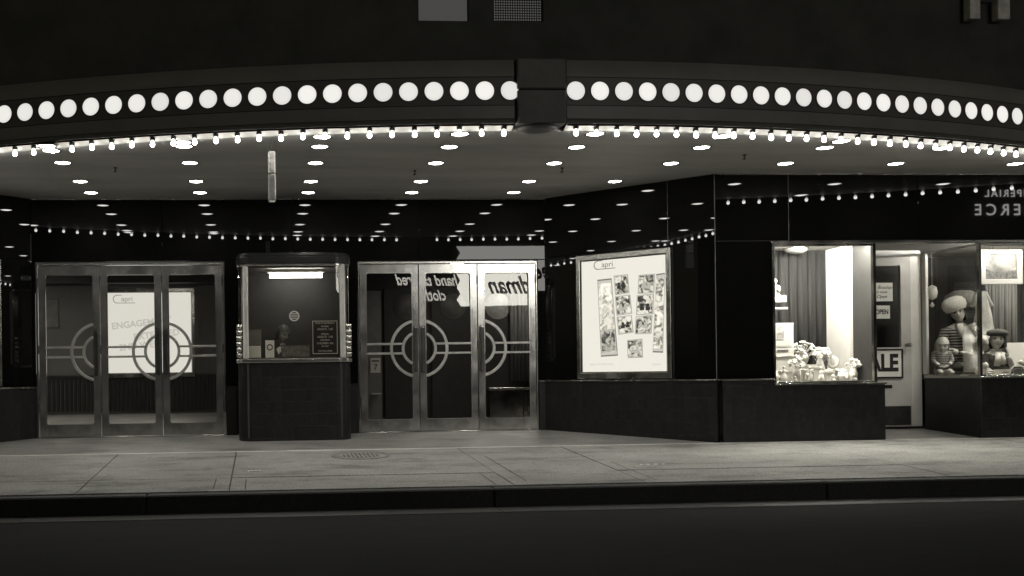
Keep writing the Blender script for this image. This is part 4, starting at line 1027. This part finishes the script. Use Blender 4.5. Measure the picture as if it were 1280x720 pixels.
# picture box
o = stand('gift_box', 'large upright white box with grey picture at the left of the gift window', 'box', 6.38, -1.22, FZ+.33); MB().box(-.12, .12, -.05, .05, 0, .40).build('carton', M['paper'], o, bevel=.004)
MB().box(-.09, -.0, -.0535, -.0505, .20, .36).build('printed_panel', picture_mat('gift_print', .25, .75, 10), o); MB().box(-.09, .05, -.0535, -.0505, .05, .075).build('printed_line', M['grey'], o); MB().box(-.09, .09, -.0535, -.0505, .11, .125).build('printed_line', M['card'], o)
stool_box('display_stand', 'tall white display stand under the picture box at the left of the gift window', 6.38, -1.22, .27, .2, .33, M['paper'])
stool_box('display_stand', 'wide white display stand in the middle of the gift window under the grey urn', 6.72, -1.12, .34, .2, .22, M['paper'])
stool_box('display_stand', 'low white display stand before the white pier in the gift window', 7.08, -1.12, .22, .2, .16, M['paper'])
for (x, y, z, h, r, m, n, seed, lab) in ((6.56, -1.25, FZ, .34, .055, 'china', 9, 1, 'white vase of white flowers beside the picture box in the gift window'),
        (6.70, -1.12, FZ+.22, .18, .07, 'chinag', 11, 2, 'grey urn crowded with white flowers in the middle of the gift window'),
        (6.86, -1.22, FZ, .33, .06, 'china', 10, 3, 'white vase of flowers right of the grey urn in the gift window'),
        (6.98, -1.10, FZ+.16, .18, .045, 'dgrey', 6, 4, 'dark slim vase with white blooms against the white pier in the gift window'),
        (6.44, -1.44, FZ, .22, .05, 'china', 7, 5, 'small vase of white flowers at the front left corner of the gift window'),
        (7.20, -1.36, FZ, .20, .05, 'china', 6, 6, 'small vase of white flowers by the right edge of the gift window')):
    o = stand('flower_vase', lab, 'vase', x, y, z); vase(o, h, r, M[m]); blooms(o, n+6, r*1.75, h+.0, M['china'], seed, .034, 2.2)
for (x, y, w_, d_, h, lab) in ((6.60, 1.37, .13, .08, .16, 'plain white carton left of centre in the middle row of the gift window'), (6.74, 1.36, .12, .08, .20, 'taller plain white carton in the centre of the gift window'), (6.88, 1.37, .11, .08, .14, 'low plain white carton right of centre in the gift window'),
        (6.33, 1.36, .12, .07, .15, 'plain white carton below the large picture box in the gift window')):
    o = stand('gift_box', lab, 'box', x, -y, FZ, rz=random.uniform(-.25, .25)); MB().box(-w_/2, w_/2, -d_/2, d_/2, 0, h-.03).build('carton', M['paper'], o, bevel=.003); MB().box(-w_/2-.003, w_/2+.003, -d_/2-.003, d_/2+.003, h-.03, h).build('lid', M['china'], o, bevel=.003)
items = [
 (6.12, 1.43, .13, 3, 'china', 'white sitting dog figurine, first of the front row of the gift window from the left'),
 (6.20, 1.50, .10, 2, 'chinag', 'grey bird figurine near the left end of the front row of the gift window'),
 (6.29, 1.42, .17, 0, 'china', 'white lady figurine in a wide skirt in front of the picture box'),
 (6.37, 1.53, .09, 1, 'chinag', 'small grey seated child figurine in front of the picture box'),
 (6.53, 1.52, .12, 3, 'china', 'white dog figurine in front of the vase beside the picture box'),
 (6.61, 1.43, .16, 0, 'chinag', 'grey lady figurine in front of the wide display stand'),
 (6.69, 1.53, .10, 2, 'china', 'white bird figurine in the front row below the grey urn'),
 (6.76, 1.42, .15, 0, 'china', 'white lady figurine right of the grey lady figurine in the gift window'),
 (6.84, 1.52, .10, 1, 'china', 'white seated child figurine in the front row right of the grey urn'),
 (6.93, 1.43, .17, 3, 'chinag', 'tall grey dog figurine left of the white pier in the gift window'),
 (7.02, 1.53, .09, 2, 'china', 'small white bird figurine in the front row before the white pier'),
 (7.12, 1.50, .11, 1, 'chinag', 'grey seated child figurine before the white pier of the gift window')]
for i, (x, y, h, k, m, lab) in enumerate(items):
    o = stand('figurine', lab, 'figurine', x, -y, FZ, rz=random.uniform(-.5, .5)); figurine(o, h, M[m], k)
for (x, y, r, h, m, lab) in ((6.25, 1.30, .055, .16, 'china', 'white lidded jar behind the wide-skirted lady figurine in the gift window'), (6.47, 1.30, .05, .11, 'china', 'white lidded bowl between the picture box and the flower vase'),
        (6.80, 1.30, .06, .13, 'china', 'round white lidded jar in the middle row right of the grey urn'), (7.10, 1.30, .075, .17, 'china', 'large round white lidded jar in front of the white pier'), (6.60, 1.28, .045, .19, 'card', 'tall cream lidded jar left of the wide display stand')):
    o = stand('lidded_jar', lab, 'jar', x, -y, FZ)
    MB().lathe([(r*.6, 0), (r*.9, h*.2), (r, h*.5), (r*.8, h*.74)], n=20).build('jar_body', M[m], o, smooth=True)
    MB().lathe([(r*.84, h*.745), (r*.5, h*.88), (r*.12, h*.92), (r*.16, h*.98), (.001, h)], n=20).build('lid', M[m], o, smooth=True)
for (x, y, z, r, lab) in ((6.16, 1.20, FZ, .09, 'white plate standing upright at the far left of the gift window'), (6.92, 1.30, FZ, .08, 'white plate standing upright behind the tall grey dog figurine'), (7.12, 1.05, FZ+.16, .08, 'white plate on the low stand beside the white pier')):
    o = stand('display_plate', lab, 'plate', x, -y, z); MB().lathe([(.001, .0), (r*.6, .0), (r, -.012), (r, -.008), (r*.6, .006), (.001, .006)], (0, 0, r+.005), 28, 'y').build('plate_disc', M['china'], o, smooth=True); MB().lathe([(r*.35, -.004), (r*.33, -.006), (.001, -.006)], (0, 0, r+.005), 20, 'y').build('painted_centre', M['chinag'], o)
o = stand('ceiling_dome', 'pale round dome lamp at the top left of the gift window', 'lamp', 6.72, -.95, 2.292); MB().lathe([(.14, 0), (.13, -.04), (.08, -.07), (.001, -.08)], n=28).build('dome', M['grey'], o, smooth=True); MB().lathe([(.15, 0), (.15, -.012), (.14, -.012)], n=28).build('rim', M['steel'], o)

# ------------------------------------------------------------------ clothes window: mannequins
FZ2 = .656
stripe = stripe_mat('striped_knit', .03, .40, 8.5)
def legs(P, E, s):
    for sx in (-1, 1):
        P += [((sx*.085*s, -.02*s, -.02*s), .085*s), ((sx*.10*s, -.20*s, .02*s), .065*s), ((sx*.11*s, -.36*s, .0), .05*s), ((sx*.11*s, -.34*s, -.03*s), .045*s)]
        k = len(P)-4; E += [(0, k), (k, k+1), (k+1, k+2), (k+2, k+3)]
# woman in a big white knit hat
s_ = 1.0
ma = thing('mannequin', 'woman mannequin in a big white knit hat, striped sweater and pale open coat', 'mannequin', (9.07, -.66, FZ2+.14), R(-12))
aL = [(-.17, 0, .44), (-.25, -.02, .20), (-.10, -.20, .16)]; aR = [(.17, 0, .44), (.25, -.06, .22), (.14, -.26, .34)]
P_, E_ = torso(1.0, aL, aR, neck_top=(-.02, -.03, .60)); legs(P_, E_, .55)
hr = Euler((R(2), R(-12), R(-24)))
fb, Mh = figure(ma, (-.045, -.055, .665), hr, 1.0, (P_, E_), M['skin'], hands=(((-.09, -.215, .16), (.6, -.7, -.1), (0, 0, -1), 1, .4), ((.13, -.275, .355), (-.5, -.3, .8), (0, 1, 0), 1, .5)))
hair_cap(fb, Mh, 1.02, M['hair'], .06)
hat = MB(); hat.lathe([(.095, .035), (.115, .045), (.138, .085), (.142, .14), (.12, .19), (.07, .22), (.001, .23)], n=28, sy=1.05); o = hat.build('knit_hat', M['knit'], fb, smooth=True); o.matrix_local = Mh @ Matrix.Rotation(R(-8), 4, 'Y')
hat = MB(); hat.lathe([(.092, .035), (.112, .038), (.118, .055), (.112, .075), (.095, .078)], n=28, sy=1.1); o = hat.build('hat_brim', M['knit'], fb, smooth=True); o.matrix_local = Mh @ Matrix.Rotation(R(-8), 4, 'Y')
garment('striped_sweater', torso(1.0, aL[:2]+[(-.12, -.18, .165)], aR[:2]+[(.155, -.24, .325)], .014, neck=False), stripe, fb)
# coat: open shell over shoulders and right side
def coat_shell(par, m, z0, z1, a0, a1, rx0, rx1, ry0, ry1, name='coat', n=30, rows_=12, off=(0, 0)):
    b = MB(); g_ = []
    for i in range(rows_+1):
        t = i/rows_; z = z0+(z1-z0)*t; rx = rx0+(rx1-rx0)*t**2.2; ry = ry0+(ry1-ry0)*t**2.2; row = []
        for k in range(n+1):
            a = a0+(a1-a0)*k/n; f_ = 1+.10*(1-t*.6)*math.sin(8*a+3*t)+.05*math.sin(15*a-4*t)
            row.append(b.b.verts.new((off[0]+rx*f_*math.cos(a), off[1]+ry*f_*math.sin(a), z)))
        g_.append(row)
    for u, v in zip(g_, g_[1:]):
        for k in range(n): b.b.faces.new((u[k], u[k+1], v[k+1], v[k]))
    o = b.build(name, m, par, smooth=True); md = o.modifiers.new('t', 'SOLIDIFY'); md.thickness = .014; return o
coat_shell(fb, M['coat'], -.10, .50, R(-104), R(150), .27, .13, .25, .13)
b = MB()
for sx, a in ((1, .10), (-1, -.05)):
    b.tube((a, -.10, .52), (a*1.1+.02, -.15, .36), .045, 10, .028)
b.build('coat_collar', M['knit'], fb, smooth=True)
b = MB(); b.tube((.17, .0, .45), (.26, -.06, .23), .085, 14, .07); b.tube((.26, -.06, .23), (.16, -.24, .33), .07, 14, .05); b.build('coat_sleeve', M['coat'], fb, smooth=True)
# child
s_ = .78
mc = thing('mannequin', 'small child mannequin with pale hair and dark patterned top in the clothes window corner', 'mannequin', (8.75, -.76, FZ2+.045), R(-20))
aL = [(-.15, 0, .42), (-.19, -.06, .24), (-.10, -.20, .16)]; aR = [(.15, 0, .42), (.19, -.06, .24), (.10, -.20, .18)]
def kid(root, s, dark, hrz, hairm):
    P_, E_ = torso(s*.62, aL, aR); legs(P_, E_, s*.62)
    fb, Mh = figure(root, (0, -.02, .335), Euler((R(10), R(6), hrz)), s, (P_, E_), M['skin'], hands=(((-.045, -.10, .077), (.5, -1, 0), (0, 0, -1), .55, .4), ((.045, -.10, .085), (-.5, -1, 0), (0, 0, -1), .55, .4)))
    hair_cap(fb, Mh, s*1.05, hairm, .07)
    garment('patterned_top', torso(s*.62, [aL[0], aL[1], (-.13, -.15, .18)], [aR[0], aR[1], (.13, -.15, .20)], .010, neck=False), dark, fb)
    return fb
kid(mc, .92, stripe_mat('small_check_knit', .03, .30, 14), R(-12), M['hairl'])
# beret mannequin, hand to the mouth
mb_ = thing('mannequin', 'mannequin in a dark round beret and pale scarf, one hand raised to her mouth', 'mannequin', (9.20, -1.12, FZ2+.02), R(-8))
aL = [(-.14, 0, .36), (-.19, -.04, .18), (-.11, -.16, .07)]; aR = [(.14, 0, .36), (.21, -.10, .16), (.11, -.16, .36)]
P_, E_ = torso(.78, aL, aR); legs(P_, E_, .5)
fb, Mh = figure(mb_, (0, -.04, .415), Euler((R(-4), R(4), R(-22))), .95, [[(Vector(p)*1.0+Vector((0, 0, -.13)) if i < 6 else Vector(p)+Vector((0, 0, -.06)), r) for i, (p, r) in enumerate(P_)], E_], M['skin'],
    hands=(((.085, -.125, .235), (-.10, .05, 1), (-.6, .8, 0), .62, .35), ((-.085, -.13, .0), (.6, -.8, 0), (0, 0, -1), .8, .3)))
hair_cap(fb, Mh, .98, M['hair'], .05)
hat = MB(); hat.lathe([(.082, .055), (.105, .06), (.120, .085), (.112, .115), (.07, .137), (.012, .142), (.010, .155), (.001, .156)], n=28, sy=1.0); o = hat.build('beret', M['felt'], fb, smooth=True); o.matrix_local = Mh
garment('dark_dress', [[(Vector(p)+Vector((0, 0, -.13)) if i < 4 else Vector(p)+Vector((0, 0, -.06)), r) for i, (p, r) in enumerate(torso(.78, aL[:2], aR[:2], .010, neck=False)[0])], torso(.78, aL[:2], aR[:2], .010, neck=False)[1]], M['felt'], fb)
sc_ = MB()
for k in range(3): sc_.lathe([(.045+.010*k, .0), (.062+.012*k, .014), (.056+.012*k, .034), (.04, .03)], (0, -.012, .275-.03*k), 20, sx=1.1)
sc_.tube((-.02, -.10, .26), (-.05, -.125, .10), .028, 10, .034); sc_.tube((.02, -.10, .26), (.03, -.13, .12), .026, 10, .034)
sc_.build('scarf', M['coat'], fb, smooth=True)
# other goods of the clothes window
def leaf(b, c, rx, ry, rz): b.ball(c, rx, ry, rz, 16)
o = stand('fur_hat', 'large round grey fur hat on a stand behind the woman in the white knit hat', 'hat', 9.30, -.40, FZ2)
MB().lathe([(.09, 0), (.09, .01), (.012, .02), (.012, .95)], n=16).build('stand', M['steel'], o, smooth=True)
b = MB(); b.lathe([(.12, .86), (.20, .88), (.235, .96), (.20, 1.06), (.10, 1.12), (.001, 1.13)], n=28); b.build('crown', M['fur'], o, smooth=True)
o = stand('soft_toy', 'white fluffy soft toy lying in front of the child mannequin', 'toy', 8.84, -1.34, FZ2)
b = MB(); b.ball((0, 0, .06), .07, .06, .06); b.ball((.02, -.05, .12), .042); b.ball((.0, -.02, .155), .014); b.ball((.045, -.03, .155), .014); b.ball((-.04, -.06, .03), .025, .03, .02); b.ball((.06, -.06, .03), .025, .03, .02); b.build('plush', M['knit'], o, smooth=True)
o = stand('hanging_ornament', 'pale egg-shaped ornament hanging by the white window post', 'ornament', 8.73, -.62, 1.74)
MB().lathe([(.001, -.10), (.05, -.07), (.065, 0), (.05, .07), (.001, .10)], n=20).build('egg', M['coat'], o, smooth=True); MB().tube((0, 0, .10), (0, 0, .54), .002, 5).build('thread', M['paper'], o); MB().lathe([(.001, -.20), (.03, -.17), (.001, -.12)], n=14).build('drop', M['coat'], o, smooth=True)
o = stand('folded_clothes', 'folded pale clothes with a price card below the woman in the knit hat', 'clothes', 9.0, -1.33, FZ2)
b = MB()
for k in range(3): b.box(-.11+.01*k, .12-.01*k, -.07, .07, .002+k*.022, .022+k*.022)
b.build('folds', M['coat'], o, bevel=.008); MB().box(-.04, .06, -.078, -.074, .0, .075).build('price_card', M['paper'], o)
o = stand('price_card', 'small white price card standing in front of the beret mannequin', 'card', 9.08, -1.45, FZ2); MB().box(-.055, .055, -.002, .002, 0, .075).build('card', M['paper'], o); MB().box(-.04, .04, -.0035, -.0022, .035, .045).build('printed_line', M['black'], o)
o = stand('handbag', 'dark rounded handbag with pale strap at the front of the clothes window', 'handbag', 9.26, -1.42, FZ2)
b = MB(); b.plate([(-.10, 0), (.10, 0), (.09, .05), (.05, .085), (-.05, .085), (-.09, .05)], -.03, .03); b.build('bag_body', M['felt'], o, bevel=.008)
b = MB()
for k in range(12):
    a, c_ = PI*k/12, PI*(k+1)/12; b.tube((.105*math.cos(a), -.0, .02+.10*math.sin(a)), (.105*math.cos(c_), 0, .02+.10*math.sin(c_)), .008, 7)
b.build('strap', M['card'], o, smooth=True)
o = stand('standing_card', 'large plain white card standing behind the small white toy animal', 'card', 9.56, -1.0, FZ2+.10); MB().box(-.11, .16, -.003, .003, 0, .31).build('card', M['paper'], o); MB().box(-.09, .14, .004, .05, -.10, .10).build('prop', M['grey'], o)
o = stand('toy_animal', 'small white toy animal lying before the large plain white card', 'toy', 9.45, -1.28, FZ2+.10)
b = MB(); b.ball((.03, 0, .04), .075, .04, .035); b.ball((-.05, -.01, .06), .034, .03, .03); b.ball((-.065, -.01, .092), .010); b.ball((-.038, -.01, .094), .010); b.build('plush', M['knit'], o, smooth=True); MB().box(-.12, .14, -.06, .06, -.10, .003).build('base_block', M['dgrey'], o)
# framed picture
o = stand('framed_picture', 'framed landscape picture in a wide white frame hanging high in the clothes window', 'picture', 9.21, -1.22, 1.79)
f = MB(); panel_frame(f, -.275, .275, 0, .43, .065, .075, .065, .055, .004, -.02, .01); f.build('frame', mat('picture_frame_paint', .24, .5, var=.1), o, bevel=.004)
MB().box(-.212, .20, -.004, .004, .062, .377).build('canvas', picture_mat('landscape_sky', .04, .13, 3, 0, 4.0), o)
b = MB(); b.plate([(-.212, .062), (.20, .062), (.20, .19), (.15, .175), (.06, .165), (-.03, .150), (-.13, .165), (-.212, .20)], -.0065, -.0045); b.build('painted_land', picture_mat('landscape_land', .01, .07, 18, 0, 2.0), o)
b = MB(); b.plate([(.13, .17), (.20, .18), (.20, .23), (.17, .245), (.16, .30), (.152, .24), (.14, .22)], -.0085, -.0068); b.plate([(-.212, .19), (-.16, .20), (-.15, .28), (-.18, .34), (-.212, .36)], -.0085, -.0068); b.build('painted_trees', mat('painted_tree', .12, .6, var=.5, vscale=30), o)
MB().box(-.15, .13, -.024, -.0205, .392, .40).build('name_plate', M['grey'], o)
b = MB(); b.tube((-.1, 0, .43), (-.1, 0, .5), .003, 5); b.tube((.1, 0, .43), (.1, 0, .5), .003, 5); b.build('cords', M['black'], o)
# hanging pale garment and drape
o = stand('hanging_dress', 'pale lace dress hanging behind the beret mannequin below the framed picture', 'dress', 9.26, -.80, 1.18)
b = MB(); g_ = []
for i in range(11):
    t = i/10; row = []
    for k in range(25):
        a = 2*PI*k/24; r_ = .05+.075*t+.014*math.sin(6*a+t*3)*(.3+t); row.append(b.b.verts.new((r_*1.2*math.cos(a)+.03*math.sin(t*3), r_*.6*math.sin(a), .56-.62*t)))
    g_.append(row)
for u, v in zip(g_, g_[1:]):
    for k in range(24): b.b.faces.new((u[k], u[k+1], v[k+1], v[k]))
b.build('skirt', M['coat'], o, smooth=True)
b = MB()
for sx in (-1, 1): b.tube((sx*.05, 0, .54), (sx*.13, -.02, .36), .03, 10, .026)
b.build('sleeve_pair', M['coat'], o, smooth=True)
o = bpy.data.objects.new('striped_drape', None)
b = MB()
for k in range(10): b.tube((9.46+k*.045, -.62+.02*(k%2), FZ2), (9.46+k*.045, -.62, 2.29), .027, 10)
o = b.build('drape', M['curtl'], None, smooth=True); tag(o, 'grey striped drape hanging full height at the right of the clothes window', 'curtain')

# ================================================================== ACROSS THE STREET (seen only as reflections)
YO = -19.0
op = thing('opposite_building', 'dark building across the street, mirrored in the black glass', 'building', (0, YO, 0))
MB().box(-40, 45, -6, 0, -.4, 9).build('wall', M['wall'], op)
MB().box(3.6, 11.2, 0, .12, 2.9, 4.95).build('shop_fascia', M['black'], op, bevel=.01)
o = thing('tailor_sign', 'lit white pennant sign with zigzag ends and dark script, mirrored in the right-hand doors', 'sign', (0, YO+.13, 0))
zz = []
X0, X1, Z0, Z1 = 6.30, 10.7, 3.36, 4.80
n = 7
for k in range(n+1): zz.append((X0+(.0 if k % 2 else .12), Z0+(Z1-Z0)*k/n))
for k in range(n, -1, -1): zz.append((X1-(.0 if k % 2 else .12), Z0+(Z1-Z0)*k/n))
MB().plate(zz, 0, .08).build('lit_panel', emis('tailor_sign_face', .95, 9.0), o)
SI = mat('sign_ink', .01, .6)
def rtext(par, s__, X, Z, size, m, **kw): return text_obj('lettering', s__, size, m, par, (X, kw.pop('y', .10), Z), (PI/2, 0, PI), **kw)
rtext(o, 'Freedman', 8.70, 3.98, .78, SI, shear=.45, bold=.018, fit=2.65)
o = thing('script_sign', 'lit white script sign hand tailored clothes, mirrored left of the pennant sign', 'sign', (0, YO+.13, 0))
LE = emis('script_sign_letters', 1, 5)
rtext(o, 'hand tailored', 5.35, 4.18, .50, LE, shear=.4, bold=.008, fit=2.1, y=.02); rtext(o, 'clothes', 5.45, 3.70, .50, LE, shear=.4, bold=.008, fit=1.05, y=.02)
o = thing('bank_sign', 'lit capital letters of a bank sign, mirrored in the black glass above the shop', 'sign', (0, YO+.02, 0))
BL = emis('bank_sign_letters', 1, 9)
rtext(o, 'CANADIAN IMPERIAL', 21.75, 5.92, .30, BL, align='RIGHT', space=1.35, bold=.004, y=.02); rtext(o, 'BANK OF COMMERCE', 21.42, 5.42, .48, BL, align='RIGHT', space=1.5, bold=.004, y=.02)
o = sheet('far_sidewalk', -40, 50, YO, -16.4, lambda y: -.2, M['conc']); 
MB_ = MB().box(-40, 50, -16.4, -16.25, -.5, -.199).build('far_kerb', M['kerb']); tag(MB_, kind='structure')

GR = {'figurine': 'china figurines in the gift window', 'vase': 'flower vases in the gift window', 'jar': 'lidded jars in the gift window', 'plate': 'plates standing in the gift window',
      'stand': 'display stands in the gift window', 'mannequin': 'mannequins in the clothes window', 'ceiling lamp': 'unseen lobby lamps added for light'}
for ob in list(C.objects):
    if ob.parent is None and ob.get('category') in GR: ob['group'] = GR[ob['category']]
